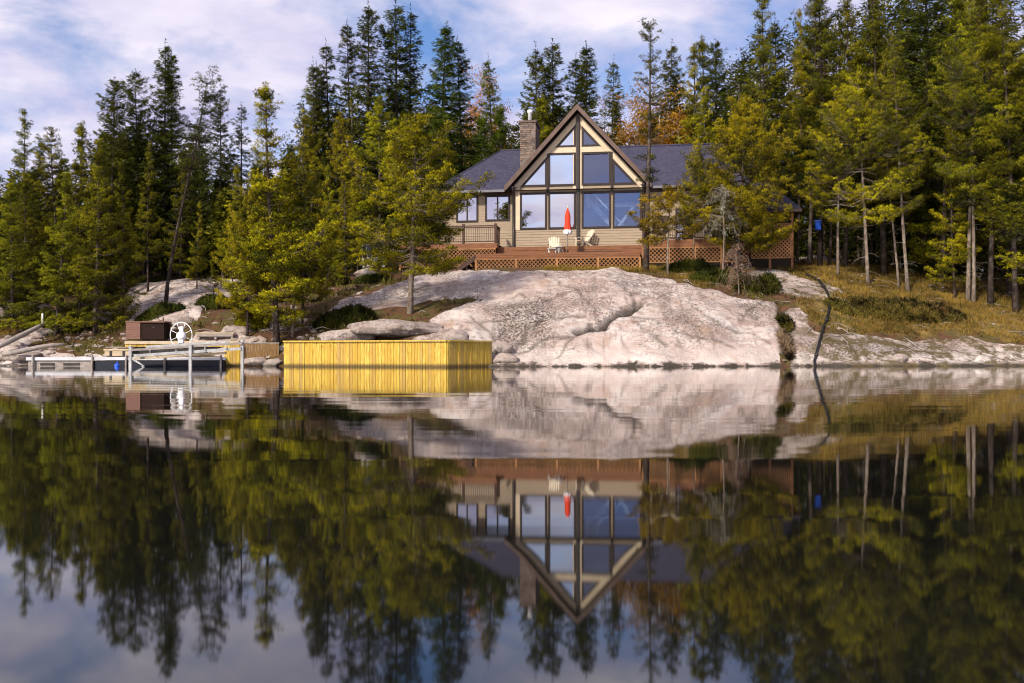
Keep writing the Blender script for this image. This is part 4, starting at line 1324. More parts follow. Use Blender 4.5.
wx = [hu(p) for p in (520.6, 546.4, 548.9, 575.3, 582.2, 610.4, 613.2, 641.3)]
# every opening as a convex polygon (u, z)
def tri_z(u): return rake(u, 0.60)
OPEN = []
for a, b in ((0, 1), (2, 3), (4, 5), (6, 7)):
    OPEN.append([(wx[a], ZL0), (wx[b], ZL0), (wx[b], ZL1), (wx[a], ZL1)])
OPEN.append([(wx[2], ZM0), (wx[3], ZM0), (wx[3], ZM1), (wx[2], ZM1)])
OPEN.append([(wx[4], ZM0), (wx[5], ZM0), (wx[5], ZM1), (wx[4], ZM1)])
uL = -(APEX - 0.60 - ZM0) / SL; uR = -uL
OPEN.append([(max(wx[0], uL), ZM0), (wx[1], ZM0), (wx[1], tri_z(wx[1]))])
OPEN.append([(wx[6], ZM0), (min(wx[7], uR), ZM0), (wx[6], tri_z(wx[6]))])
uT = (APEX - 0.60 - ZT0) / SL
OPEN.append([(-uT, ZT0), (wx[3], ZT0), (wx[3], tri_z(wx[3]))])
OPEN.append([(wx[4], ZT0), (uT, ZT0), (wx[4], tri_z(wx[4]))])


def span(poly, z):
    """interval of a convex polygon at height z"""
    xs = []
    n = len(poly)
    for i in range(n):
        (u0, z0), (u1, z1) = poly[i], poly[(i + 1) % n]
        if abs(z1 - z0) < 1e-9:
            continue
        if min(z0, z1) - 1e-6 <= z <= max(z0, z1) + 1e-6:
            xs.append(u0 + (u1 - u0) * (z - z0) / (z1 - z0))
    return (min(xs), max(xs)) if xs else None


def lap_wall(mb, outer, openings, z_lo, z_hi, v=0.0, lap=0.165, proud=0.022):
    br = {z_lo, z_hi}
    k = z_lo
    while k < z_hi: br.add(k); k += lap
    for p in openings + [outer]:
        for u, z in p:
            if z_lo < z < z_hi: br.add(z)
    br = sorted(br)
    for z0, z1 in zip(br[:-1], br[1:]):
        if z1 - z0 < 1e-4: continue
        e = 1e-5
        def cuts(z):
            o = span(outer, z)
            if not o: return None
            segs = [o[0]]
            ws = []
            for p in openings:
                zs = [q[1] for q in p]
                if min(zs) <= z0 + e and max(zs) >= z1 - e:
                    s = span(p, z)
                    if s: ws.append(s)
            for s in sorted(ws): segs += [s[0], s[1]]
            segs.append(o[1]); return segs
        c0, c1 = cuts(z0 + e), cuts(z1 - e)
        if not c0 or not c1 or len(c0) != len(c1): continue
        f0 = ((z0 - z_lo) % lap) / lap; f1 = f0 + (z1 - z0) / lap
        y0 = v - proud * (1 - f0); y1 = v - proud * max(0, 1 - f1)
        for i in range(0, len(c0), 2):
            if c0[i + 1] - c0[i] < 1e-3 and c1[i + 1] - c1[i] < 1e-3: continue
            mb.add([(c0[i], y0, z0), (c0[i + 1], y0, z0), (c1[i + 1], y1, z1), (c1[i], y1, z1)], [(0, 1, 2, 3)])
            if f0 < 0.02:
                mb.add([(c0[i], v, z0), (c0[i + 1], v, z0), (c0[i + 1], y0, z0), (c0[i], y0, z0)], [(0, 1, 2, 3)])


def part(mb, name, mat, parent=cabin, label=None):
    o = mb.build(name, M[mat], parent)
    if label: o['label'] = label
    return o

gable = [(-GW, FLOOR), (GW, FLOOR), (GW, rake(GW)), (0, APEX), (-GW, rake(GW))]
mb = MB(); lap_wall(mb, gable, OPEN, FLOOR, APEX)
# left and right wing fronts
LV = 0.35                                    # wing walls sit a little behind the gable
LU0 = hu(436, LV); RU1 = hu(748, LV)
WTOP = hz(480, 193.5, LV)
WIN_L = [[(hu(456.8, LV), hz(480, 221.4, LV)), (hu(477.6, LV), hz(480, 221.4, LV)), (hu(477.6, LV), hz(480, 196.4, LV)), (hu(456.8, LV), hz(480, 196.4, LV))],
         [(hu(485.8, LV), hz(480, 220.8, LV)), (hu(509.4, LV), hz(480, 220.8, LV)), (hu(509.4, LV), hz(480, 196.2, LV)), (hu(485.8, LV), hz(480, 196.2, LV))]]
WIN_R = [[(hu(676, LV), FLOOR + 0.75), (hu(692, LV), FLOOR + 0.75), (hu(692, LV), FLOOR + 2.75), (hu(676, LV), FLOOR + 2.75)],
         [(hu(706, LV), FLOOR + 0.75), (hu(734, LV), FLOOR + 0.75), (hu(734, LV), FLOOR + 2.75), (hu(706, LV), FLOOR + 2.75)]]
lap_wall(mb, [(LU0, FLOOR), (-GW, FLOOR), (-GW, WTOP), (LU0, WTOP)], WIN_L, FLOOR, WTOP, LV)
lap_wall(mb, [(GW, FLOOR), (RU1, FLOOR), (RU1, WTOP), (GW, WTOP)], WIN_R, FLOOR, WTOP, LV)
DEP = 10.0
mb.add([(LU0, LV, FLOOR), (LU0, DEP, FLOOR), (LU0, DEP, WTOP), (LU0, LV, WTOP)], [(0, 1, 2, 3)])
mb.add([(RU1, LV, FLOOR), (RU1, DEP, FLOOR), (RU1, DEP, WTOP), (RU1, LV, WTOP)], [(0, 1, 2, 3)])
mb.add([(LU0, DEP, FLOOR), (RU1, DEP, FLOOR), (RU1, DEP, WTOP), (LU0, DEP, WTOP)], [(0, 1, 2, 3)])
for s in (-1, 1): mb.add([(s * GW, 0, FLOOR), (s * GW, LV, FLOOR), (s * GW, LV, rake(GW)), (s * GW, 0, rake(GW))], [(0, 1, 2, 3)])
mb.add([(-GW, DEP, FLOOR), (GW, DEP, FLOOR), (GW, DEP, rake(GW)), (0, DEP, APEX), (-GW, DEP, rake(GW))], [(0, 1, 2, 3, 4)])
part(mb, 'wall', 'siding')
# foundation below the floor
mb = MB(); mb.bx(LU0 + .1, RU1 - .1, LV + 0.1, DEP - .1, 4.2, FLOOR + 0.01); part(mb, 'foundation', 'void')

# room behind the glass
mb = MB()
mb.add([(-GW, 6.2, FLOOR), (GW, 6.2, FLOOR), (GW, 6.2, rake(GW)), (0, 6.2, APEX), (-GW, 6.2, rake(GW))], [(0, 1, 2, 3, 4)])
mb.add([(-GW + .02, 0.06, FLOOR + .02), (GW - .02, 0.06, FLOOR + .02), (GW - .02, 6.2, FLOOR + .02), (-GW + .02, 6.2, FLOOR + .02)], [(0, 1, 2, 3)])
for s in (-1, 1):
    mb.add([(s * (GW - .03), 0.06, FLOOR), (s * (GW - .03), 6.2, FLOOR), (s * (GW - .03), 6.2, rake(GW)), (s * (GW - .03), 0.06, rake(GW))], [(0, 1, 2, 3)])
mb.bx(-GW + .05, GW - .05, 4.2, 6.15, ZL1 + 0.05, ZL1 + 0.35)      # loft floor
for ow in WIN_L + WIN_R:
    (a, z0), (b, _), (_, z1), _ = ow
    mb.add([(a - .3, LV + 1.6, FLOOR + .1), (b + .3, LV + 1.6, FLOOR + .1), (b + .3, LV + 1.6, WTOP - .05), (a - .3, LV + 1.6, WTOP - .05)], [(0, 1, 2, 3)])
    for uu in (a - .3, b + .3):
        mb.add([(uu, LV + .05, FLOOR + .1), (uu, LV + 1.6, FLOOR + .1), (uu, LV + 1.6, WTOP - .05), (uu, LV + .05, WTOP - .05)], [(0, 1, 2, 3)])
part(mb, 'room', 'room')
mb = MB()
s0 = (0.45, 2.6, ZL1 - 0.15); s1 = (3.3, 2.6, FLOOR + 0.5)
mb.beam(s0, s1, 0.06, 0.30); mb.beam((s0[0], 1.7, s0[2]), (s1[0], 1.7, s1[2]), 0.06, 0.26)
for k in range(12):
    f = (k + .5) / 12; mb.box((s0[0] + (s1[0] - s0[0]) * f, 2.15, s0[2] + (s1[2] - s0[2]) * f + .05), (0.26, 0.9, 0.05))
mb.beam((0.4, 1.65, s0[2] + 0.75), (s1[0], 1.65, s1[2] + 0.85), 0.05, 0.10)
for k in range(6):
    f = k / 5; mb.beam((s0[0] + (s1[0] - s0[0]) * f, 1.66, s0[2] + (s1[2] - s0[2]) * f), (s0[0] + (s1[0] - s0[0]) * f, 1.66, s0[2] + .8 + (s1[2] - s0[2]) * f), 0.04, 0.04, (0, 1, 0))
mb.beam((0.3, 3.4, ZL1 - 0.32), (3.85, 3.4, ZL1 - 0.32), 0.16, 0.26)
mb.beam((2.2, 3.4, FLOOR + 2.0), (3.3, 3.4, ZL1 - 0.4), 0.10, 0.18)
part(mb, 'staircase', 'roomlight')


def inset(poly, d):
    """shrink a convex polygon by d"""
    n = len(poly)
    cx = sum(p[0] for p in poly) / n; cz = sum(p[1] for p in poly) / n
    L = []
    for i in range(n):
        a = Vector(poly[i]); b = Vector(poly[(i + 1) % n]); t = (b - a).normalized()
        nn = Vector((-t.y, t.x))
        if nn.dot(Vector((cx, cz)) - a) < 0: nn = -nn
        L.append((a + nn * d, t))
    out = []
    for i in range(n):
        (p, t), (q, s) = L[i - 1], L[i]
        det = t.x * s.y - t.y * s.x
        r = q - p; k = (r.x * s.y - r.y * s.x) / det
        v = p + t * k; out.append((v.x, v.y))
    return out


def window(poly, v, fw=0.085, mull=(), tilt=0.0, name='window', pitch=0.0, gm='glass'):
    """frame ring 45 mm proud of the wall, glass set back in it"""
    mbf = MB()
    o = inset(poly, -0.035); i_ = inset(poly, fw)
    n = len(poly)
    ya, yb = v - 0.055, v + 0.07
    vs = [(p[0], ya, p[1]) for p in o] + [(p[0], ya, p[1]) for p in i_] + [(p[0], yb, p[1]) for p in i_] + [(p[0], yb, p[1]) for p in o]
    fs = []
    for k in range(n):
        k2 = (k + 1) % n
        fs += [(k, k2, n + k2, n + k), (n + k, n + k2, 2 * n + k2, 2 * n + k), (3 * n + k, 3 * n + k2, k2, k), (2 * n + k, 2 * n + k2, 3 * n + k2, 3 * n + k)]
    mbf.add(vs, fs)
    for u in mull:
        z0, z1 = i_[0][1], i_[2][1]
        mbf.bx(u - 0.04, u + 0.04, v - 0.045, v + 0.06, z0 - .01, z1 + .01)
    fr = mbf.build(name, M['frame'], cabin)
    g = MB()
    yg = v + 0.02
    j = inset(poly, fw - 0.02)
    uc = sum(p[0] for p in j) / n
    zc_ = sum(p[1] for p in j) / n
    g.add([(p[0], yg + (p[0] - uc) * tilt + (p[1] - zc_) * pitch, p[1]) for p in j], [tuple(range(n))])
    gl = g.build('pane', M[gm], fr, False)
    return fr

tilts = [0.010, 0.006, -0.012, -0.008, 0.004, -0.010, 0.008, -0.006, 0.003, -0.008]
RIGHT = (2, 3, 5, 7, 9)
for k, (p, t) in enumerate(zip(OPEN, tilts)): window(p, 0.0, tilt=t, pitch=0.042 if k in RIGHT else -0.004, gm='glass_dim_reflect' if k in RIGHT else 'glass')
for k, p in enumerate(WIN_L): window(p, LV, 0.07, ((p[0][0] + p[1][0]) / 2,), 0.004 * k)
for k, p in enumerate(WIN_R): window(p, LV, 0.07, ((p[0][0] + p[1][0]) / 2,), -0.004 * k)

# cream trim: collar board, boards along the rakes, uprights beside the centre post
mb = MB()
zc0, zc1 = ZM1 + 0.04, ZT0 - 0.04
uc0, uc1 = (APEX - 0.55 - zc0) / SL, (APEX - 0.55 - zc1) / SL
mb.prism([(-uc0, zc0), (-0.30, zc0), (-0.30, zc1), (-uc1, zc1)], -0.040, 0.0)
mb.prism([(0.30, zc0), (uc0, zc0), (uc1, zc1), (0.30, zc1)], -0.040, 0.0)
for s in (-1, 1):
    a0 = (s * GW, rake(GW, 0.08)); a1 = (0.0 + s * 0.14, rake(0.14, 0.08)); b1 = (s * 0.14, rake(0.14, 0.53)); b0 = (s * GW, rake(GW, 0.53))
    mb.prism([a0, a1, b1, b0], -0.036, 0.0)
    mb.bx(s * 0.13, s * 0.30, -0.043, 0, ZL1 + .2, rake(0.3, 0.9) + 0.2)
mb.bx(-GW + .05, wx[0] - 0.04 if wx[0] > -GW + .1 else -GW + .06, -0.038, 0, ZL0 - .06, ZM0 - .06)
part(mb, 'trim', 'trim')
# dark centre post, upper half brackets and corner downpipes
mb = MB(); mb.bx(-0.085, 0.085, -0.16, -0.045, FLOOR + .02, APEX - 0.12); part(mb, 'centre_post', 'downpipe')
for px in (547.6, 611.8):
    u = hu(px); mb = MB(); mb.bx(u - .07, u + .07, -0.11, -0.03, ZL1 - 0.12, ZM0 + 0.42); part(mb, 'bracket', 'frame')
    mb = MB(); mb.bx(u - .045, u + .045, -0.075, -0.028, ZM0 + 0.42, ZM1 if abs(u) < 2 else ZM1); part(mb, 'mullion', 'frame')
for u in (-GW - 0.02, GW + 0.04):
    mb = MB()
    mb.tube([(u, -0.55, rake(GW) - 0.18), (u, -0.30, rake(GW) - 0.42), (u, -0.10, rake(GW) - 0.62), (u, -0.10, FLOOR + 0.12), (u, -0.32, FLOOR + 0.02)], 0.085, 8)
    part(mb, 'downpipe', 'downpipe')

# gable roof: two slabs with fascia boards and a dark soffit
OV = -0.62
RT = APEX + 0.42
EU = 4.42
def roofz(u): return RT - SL * abs(u)
mb = MB()
for s in (-1, 1):
    mb.slab([(0, OV, RT), (s * EU, OV, roofz(EU)), (s * EU, DEP + .5, roofz(EU)), (0, DEP + .5, RT)], 0.06)
part(mb, 'gable_roof', 'shingle')
mb = MB()
for s in (-1, 1):
    mb.prism([(0, RT - 0.02), (s * (EU + .02), roofz(EU + .02) - 0.02), (s * (EU + .02), roofz(EU + .02) - 0.30), (s * (EU - .10), roofz(EU) - 0.28), (0, RT - 0.36)], OV - 0.05, OV)
    mb.bx(s * EU - .0, s * (EU + .03), OV, DEP + .5, roofz(EU) - 0.28, roofz(EU) - 0.065)
part(mb, 'rake_board', 'fascia')
mb = MB()
for s in (-1, 1):
    mb.slab([(0, OV + .002, RT - 0.10), (s * (EU - .02), OV + .002, roofz(EU - .02) - 0.10), (s * (EU - .02), DEP + .4, roofz(EU - .02) - 0.10), (0, DEP + .4, RT - 0.10)], 0.12)
part(mb, 'soffit', 'soffit')

# main hipped roof
EV = -0.35
EZ = hz(480, 190.6, EV)
RV = 5.2
RZ = hz(512, 150.5, RV)
eu0 = hu(430, EV); ru0 = hu(500.5, RV); ru1 = hu(722, RV); eu1 = hu(752, EV); BV = DEP + .6
zr = RZ
mb = MB()
P = [(eu0, EV, EZ), (-GW, EV, EZ), (GW, EV, EZ), (eu1, EV, EZ), (eu1, BV, EZ), (eu0, BV, EZ), (ru0, RV, zr), (ru1, RV, zr)]
mb.add([P[0], P[1], (-1.0, RV, zr), P[6]], [(0, 1, 2, 3)])
mb.add([P[2], P[3], P[7], (1.0, RV, zr)], [(0, 1, 2, 3)])
mb.add([P[0], P[6], P[5]], [(0, 1, 2)])
mb.add([P[3], P[4], P[7]], [(0, 1, 2)])
mb.add([P[5], P[6], P[7], P[4]], [(0, 1, 2, 3)])
# inner strips so that the slopes run on under the gable roof
mb.add([(-GW, EV, EZ), (0, EV, EZ), (0, RV, zr), (-GW, RV, zr)], [(0, 1, 2, 3)]) if False else None
mb.build('roof', M['shingle'], cabin)
# ridge and hip caps
mb = MB()
mb.tube([(ru0, RV, zr + .02), (-1.2, RV, zr + .02)], 0.07, 6); mb.tube([(1.2, RV, zr + .02), (ru1, RV, zr + .02)], 0.07, 6)
mb.tube([P[0], P[6]], 0.06, 6); mb.tube([P[3], P[7]], 0.06, 6)
part(mb, 'ridge_cap', 'shingle')
mb = MB()
mb.add([(eu0, EV, EZ - .03), (eu1, EV, EZ - .03), (eu1, LV, EZ - .03), (eu0, LV, EZ - .03)], [(0, 1, 2, 3)])
mb.add([(eu0, EV, EZ - .03), (LU0, EV, EZ - .03), (LU0, BV, EZ - .03), (eu0, BV, EZ - .03)], [(0, 1, 2, 3)])
mb.add([(RU1, EV, EZ - .03), (eu1, EV, EZ - .03), (eu1, BV, EZ - .03), (RU1, BV, EZ - .03)], [(0, 1, 2, 3)])
mb.bx(LU0, -GW, LV - .02, LV + .02, WTOP - .16, EZ - .03)
mb.bx(GW, RU1, LV - .02, LV + .02, WTOP - .16, EZ - .03)
part(mb, 'eave_board', 'soffit')
for a, b in ((eu0, -EU - .03), (EU + .05, eu1)):
    mb = MB(); mb.prism([(0, 0)] * 0, 0, 0) if False else None
    mb.bx(a, b, EV - 0.13, EV - 0.01, EZ - 0.13, EZ + 0.015)
    part(mb, 'gutter', 'gutter')

# chimney of stacked stone with a white flue
cv = 1.9
cu0, cu1 = hu(520, cv), hu(535.5, cv)
ctz = hz(528, 122.5, cv)
mb = MB(); mb.bx(cu0, cu1, cv, cv + 2.1, EZ, ctz)
ch = part(mb, 'chimney', 'stone')
mb = MB(); mb.bx(cu0 - .07, cu1 + .07, cv - .07, cv + 2.17, ctz, ctz + 0.13); part(mb, 'cap_stone', 'fascia', ch)
mb = MB(); fu = (cu0 + cu1) / 2 + .05
mb.lathe([(0.13, ctz + .13), (0.13, ctz + 0.75), (0.17, ctz + 0.77), (0.17, ctz + 0.93), (0.11, ctz + 0.96)], (fu, cv + .7, 0), 14); part(mb, 'flue', 'white', ch)

# screened porch at the right end with its own hipped roof
pu0, pu1 = hu(748, -1.2), hu(792, -1.2); pv0, pv1 = -1.2, 4.2
PE = hz(780, 210, pv0); PT = hz(762, 180.5, 1.5)
pm = hu(756, 1.5)
mb = MB()
q = [(pu0 - .3, pv0 - .4, PE), (pu1 + .5, pv0 - .4, PE), (pu1 + .5, pv1 + .4, PE), (pu0 - .3, pv1 + .4, PE)]
a, b = (pu0 - .3, 1.5, PT), (pm + 0.6, 1.5, PT)
mb.add([q[0], q[1], b, a], [(0, 1, 2, 3)]); mb.add([q[1], q[2], b], [(0, 1, 2)]); mb.add([q[2], q[3], a, b], [(0, 1, 2, 3)])
mb.build('porch_roof', M['shingle'], cabin)
mb = MB(); mb.bx(pu0 - .3, pu1 + .5, pv0 - .4, pv1 + .4, PE - .16, PE - .02); part(mb, 'porch_eave', 'soffit')
for u, v in ((pu0, pv0), ((pu0 + pu1) / 2, pv0), (pu1, pv0), (pu1, pv1), (pu0, pv1)):
    mb = MB(); mb.bx(u - .07, u + .07, v - .07, v + .07, 5.0, PE - .15); part(mb, 'porch_post', 'deck')
mb = MB(); mb.bx(pu0 + .08, pu1 - .08, pv0 + 0.35, pv1 - .1, 5.2, PE - .17); part(mb, 'porch_screen', 'void')  # solid dark block, shade inside the screened porch put into its colour


def lattice(mb, u0, u1, z0, z1, v, pitch=0.235, w=0.04, along='u', frame=0.07):
    """crossed diagonal slats in two layers inside a frame"""
    def clip(c, sgn):
        pts = []
        # line: (z - z0) = sgn * (u - c)
        for u in (u0, u1):
            z = z0 + sgn * (u - c)
            if z0 - 1e-6 <= z <= z1 + 1e-6: pts.append((u, z))
        for z in (z0, z1):
            u = c + (z - z0) / sgn
            if u0 + 1e-6 < u < u1 - 1e-6: pts.append((u, z))
        return pts[:2] if len(pts) >= 2 else None
    h = z1 - z0
    for sgn, dv in ((1, 0.0), (-1, 0.016)):
        c = u0 - h if sgn > 0 else u0
        while c < (u1 if sgn > 0 else u1 + h):
            s = clip(c, sgn)
            if s and (Vector(s[0]) - Vector(s[1])).length > 0.06:
                P = [(p[0], v + dv, p[1]) if along == 'u' else (v + dv, p[0], p[1]) for p in s]
                mb.beam(P[0], P[1], 0.012, w, (1, 0, 0) if along == 'v' else (0, 1, 0)) if False else mb.beam(P[0], P[1], w, 0.012, (0, 1, 0) if along == 'u' else (1, 0, 0))
            c += pitch
    f = frame
    for z in (z0, z1):
        if along == 'u': mb.bx(u0, u1, v - .02, v + .035, z - f / 2, z + f / 2)
        else: mb.bx(v - .02, v + .035, u0, u1, z - f / 2, z + f / 2)

PB = hz(770, 258, pv0); PMZ = hz(770, 226, pv0)
mb = MB(); lattice(mb, hu(751, pv0), pu1 - .05, PB, PMZ, pv0 - .10, 0.22, 0.05); part(mb, 'lattice_wall', 'lattice')
mb = MB(); lattice(mb, pv0 + .1, pv1 - .2, PB, PMZ, pu1 + .08, 0.22, 0.05, 'v'); part(mb, 'lattice_wall', 'lattice')
mb = MB(); mb.bx(pu0, pu1, pv0 - .14, pv0 - .06, PMZ + .04, PMZ + .14); part(mb, 'porch_rail', 'deck')

lu, lz = hp(755.5, 205.5, pv0 - .3)
lant = tag(empty('lantern', (HX + lu * CT + (pv0 - .3) * ST, HY - lu * ST + (pv0 - .3) * CT, lz)), 'small white lantern hanging at the front of the lattice porch', 'lamp')
mb = MB(); mb.lathe([(0.09, -0.14), (0.11, -0.10), (0.11, 0.12), (0.05, 0.2)], (0, 0, 0), 10); mb.build('shade', M['lamp'], lant)
mb = MB(); mb.tube([(0, 0, .19), (0, 0, PE - .16 - lz)], 0.012, 5); mb.lathe([(0.12, -0.17), (0.12, -0.14)], (0, 0, 0), 10); mb.build('hanger', M['downpipe'], lant)

# ------------------------------------------------------------------ decks
deck = house_root('deck', 'red brown timber deck with lattice skirts wrapped round the cabin front', 'deck')


def dpart(mb, name, mat, label=None):
    o = mb.build(name, M[mat], deck)
    if label: o['label'] = label
    return o

FV = -3.3                                    # front edge of the low deck
DT = hz(560, 252.6, FV); DF = hz(560, 257.8, FV); DB = hz(560, 269.5, FV)
du0, du1 = hu(476, FV), hu(640, FV)
def boards(u0, u1, v0, v1, z, gap=0.006, w=0.14):
    m = MB(); v = v0
    while v < v1 - 0.02:
        m.bx(u0, u1, v, min(v + w - gap, v1), z - 0.035, z); v += w
    return m
dpart(boards(du0, du1, FV, -1.25, DT), 'deck_floor', 'deck')
mb = MB(); n = 3
for k in range(n):
    z1 = DT - .036 - k * (DT - DF) / n; z0 = z1 - (DT - DF) / n + 0.012
    mb.bx(du0, du1, FV - .03, FV, z0, z1)
dpart(mb, 'fascia_board', 'deck')
UT = hz(560, 246.3, -1.25)
dpart(boards(-GW - 1.4, GW + .4, -1.25, -0.03, UT), 'deck_floor', 'deck', 'upper deck strip along the glazed wall')
mb = MB()
for k in range(3):
    z1 = UT - .036 - k * (UT - DT) / 3; mb.bx(-GW - 1.4, GW + .4, -1.28, -1.25, z1 - (UT - DT) / 3 + .014, z1)
dpart(mb, 'fascia_board', 'deck', 'riser between the two deck levels')
# broad step in front of the right half
mb = MB(); mb.bx(0.2, hu(622, -1.9), -1.9, -1.285, DT + .005, DT + 0.20); dpart(mb, 'step', 'deck_dark')
us = [du0 + (du1 - du0) * k / 4 for k in range(5)]
for k in range(4):
    mb = MB(); lattice(mb, us[k] + .05, us[k + 1] - .05, DB, DF - .03, FV - .005); dpart(mb, 'lattice_panel', 'lattice')
for u in us:
    mb = MB(); mb.bx(u - .06, u + .06, FV - .035, FV + .06, DB - .5, DF - .01); dpart(mb, 'skirt_post', 'lattice')
mb = MB(); mb.bx(du0 + .15, du1 - .15, FV + 0.3, -0.05, 4.4, DF - .02); dpart(mb, 'deck_shade_block', 'void')  # dark block under each deck, painted stand-in for the shade behind the lattice
# flight of steps down at the left end
mb = MB()
st0 = hu(497, -2.2)
for k in range(4):
    mb.bx(st0 - 1.5, st0 - .02, -2.9 + 0.0 * k, -2.9 + 0.28, 0, 0) if False else None
for k in range(4):
    z = DT - 0.19 * (k + 1)
    mb.bx(du0 - 0.28 * (k + 1), du0 - 0.28 * k - .004, FV + .35, -1.6, z - .05, z)
for v in (FV + .32, -1.57):
    mb.beam((du0, v, DT - .12), (du0 - 1.35, v, DT - 1.02), 0.05, 0.26)
dpart(mb, 'stair', 'deck_dark')


def railing(u0, u1, z0, z1, v, along='u', gap=0.13):
    m = MB()
    def bxx(a, b, c, d, z, zz):
        if along == 'u': m.bx(a, b, v + c, v + d, z, zz)
        else: m.bx(v + c, v + d, a, b, z, zz)
    bxx(u0, u1, -.06, .06, z1 - .05, z1)
    bxx(u0, u1, -.025, .025, z1 - .15, z1 - .09)
    bxx(u0, u1, -.025, .025, z0 + .08, z0 + .14)
    n = max(2, int((u1 - u0) / gap))
    for k in range(n + 1):
        u = u0 + (u1 - u0) * k / n
        bxx(u - .011, u + .011, -.011, .011, z0 + .10, z1 - .10)
    return m
# left raised deck
VL = -2.0
lz1 = hz(480, 225.3, VL); lzf = hz(480, 243.2, VL); lzd = hz(480, 248.2, VL); lzb = hz(480, 266, VL)
lu0, lu1 = hu(400, VL), hu(496.5, VL)
dpart(boards(lu0, lu1, VL, LV - .03, lzf), 'deck_floor', 'deck', 'raised deck floor left of the gable')
mb = MB(); mb.bx(lu0, lu1, VL - .03, VL, lzd, lzf - .036); mb.bx(lu1, lu1 + .03, VL - .03, -1.29, lzd, lzf - .036); dpart(mb, 'fascia_board', 'deck')
dpart(railing(lu0, lu1 - .1, lzf, lz1, VL + .06), 'railing', 'deck_dark')
dpart(railing(VL + .1, -0.4, lzf, lz1, lu1 - .06, 'v'), 'railing', 'deck_dark')
for u in (lu0, lu0 + (lu1 - lu0) * .33, lu0 + (lu1 - lu0) * .66, lu1 - .06):
    mb = MB(); mb.bx(u - .07, u + .07, VL - .02, VL + .12, lzf, lz1 + .10); dpart(mb, 'rail_post', 'deck_dark')
for a, b in ((lu0, lu0 + (lu1 - lu0) * .5), (lu0 + (lu1 - lu0) * .5, lu1)):
    mb = MB(); lattice(mb, a + .05, b - .05, lzb, lzd - .04, VL - .005); dpart(mb, 'lattice_panel', 'lattice')
    mb = MB(); mb.bx(a - .05, a + .05, VL - .03, VL + .05, lzb - .6, lzd - .01); dpart(mb, 'skirt_post', 'lattice')
mb = MB(); mb.bx(lu0 + .2, lu1 - .1, VL + .3, LV, 4.4, lzd - .01); dpart(mb, 'deck_shade_block', 'void')
# right raised deck
VR = -1.7
rz1 = hz(680, 221.8, VR); rzf = hz(680, 239.4, VR); rzd = hz(680, 246.8, VR); rzb = hz(680, 262, VR)
r0, r1 = hu(643, VR), hu(748, VR)
dpart(boards(r0, r1, VR, LV - .03, rzf), 'deck_floor', 'deck', 'raised deck floor right of the gable')
mb = MB(); mb.bx(r0, r1, VR - .03, VR, rzd, rzf - .036); mb.bx(r0 - .03, r0, VR - .03, -0.1, rzd, rzf - .036); dpart(mb, 'fascia_board', 'deck')
dpart(railing(r0, r1 - .1, rzf, rz1, VR + .06), 'railing', 'deck_dark')
for k in range(6):
    u = r0 + .05 + (r1 - r0 - .1) * k / 5
    mb = MB(); mb.bx(u - .07, u + .07, VR - .02, VR + .12, rzf, rz1 + .08); dpart(mb, 'rail_post', 'deck_dark')
for k in range(4):
    a = r0 + (r1 - r0) * k / 4; b = r0 + (r1 - r0) * (k + 1) / 4
    mb = MB(); lattice(mb, a + .05, b - .05, rzb, rzd - .04, VR - .005); dpart(mb, 'lattice_panel', 'lattice')
    mb = MB(); mb.bx(a - .06, a + .06, VR - .035, VR + .05, rzb - .6, rzd - .01); dpart(mb, 'skirt_post', 'lattice')
mb = MB(); mb.bx(r0 + .1, r1, VR + .3, LV, 4.4, rzd - .01); dpart(mb, 'deck_shade_block', 'void')
# freestanding lattice screen left of the deck, beside the cart
lp = empty('lattice_screen', at(396, 266, 61.5)); lp.location.z = ground_z(lp.location.x, lp.location.y)
tag(lp, 'square cedar lattice screen standing left of the deck near the white cart', 'screen')
mb = MB(); lattice(mb, -.85, .85, 0.15, 1.75, 0, 0.2, 0.055); mb.build('lattice_panel', M['lattice'], lp)
for u in (-.85, .85):
    mb = MB(); mb.bx(u - .06, u + .06, -.04, .06, -.4, 1.85); mb.build('post', M['lattice'], lp)


def on_deck(px, v, z):
    u = hu(px, v)
    return (HX + u * CT + v * ST, HY - u * ST + v * CT, z)


def deck_chair(loc, rz, label):
    """slatted deck chair with a fanned back and broad arms"""
    o = tag(empty('deck_chair', loc, rz), label, 'chair', 'cream deck chairs before the windows')
    m = MB()
    for k in range(5): m.box((0, -0.24 + k * 0.115, 0.37 - 0.02 * k), (0.52, 0.095, 0.022))
    m.build('seat', M['chair'], o)
    m = MB()
    for k in range(5):
        x = -0.22 + k * 0.11; h = 0.70 + 0.07 * (1 - abs(k - 2) / 2)
        m.beam((x, 0.24, 0.30), (x * 1.25, 0.24 + 0.42 * h / .7, 0.32 + h), 0.095, 0.022, (0, 1, 0))
    m.beam((-.27, 0.43, 0.60), (.27, 0.43, 0.60), 0.03, 0.06); m.build('backrest', M['chair'], o)
    for s in (-1, 1):
        m = MB(); m.box((s * .34, 0.02, 0.585), (0.13, 0.70, 0.025)); m.build('armrest', M['chair'], o)
        m = MB(); m.box((s * .31, -0.27, 0.29), (0.04, 0.09, 0.58)); m.build('leg', M['chair'], o)
        m = MB(); m.beam((s * .29, -0.24, 0.34), (s * .29, 0.50, 0.03), 0.035, 0.10); m.build('leg', M['chair'], o)
    return o

deck_chair(on_deck(554.5, -2.55, DT), -TH + 0.15, 'cream deck chair left of the closed red parasol, facing the lake')
deck_chair(on_deck(583, -0.75, UT), -TH - 0.85, 'cream deck chair right of the red parasol, turned sideways by the wall')
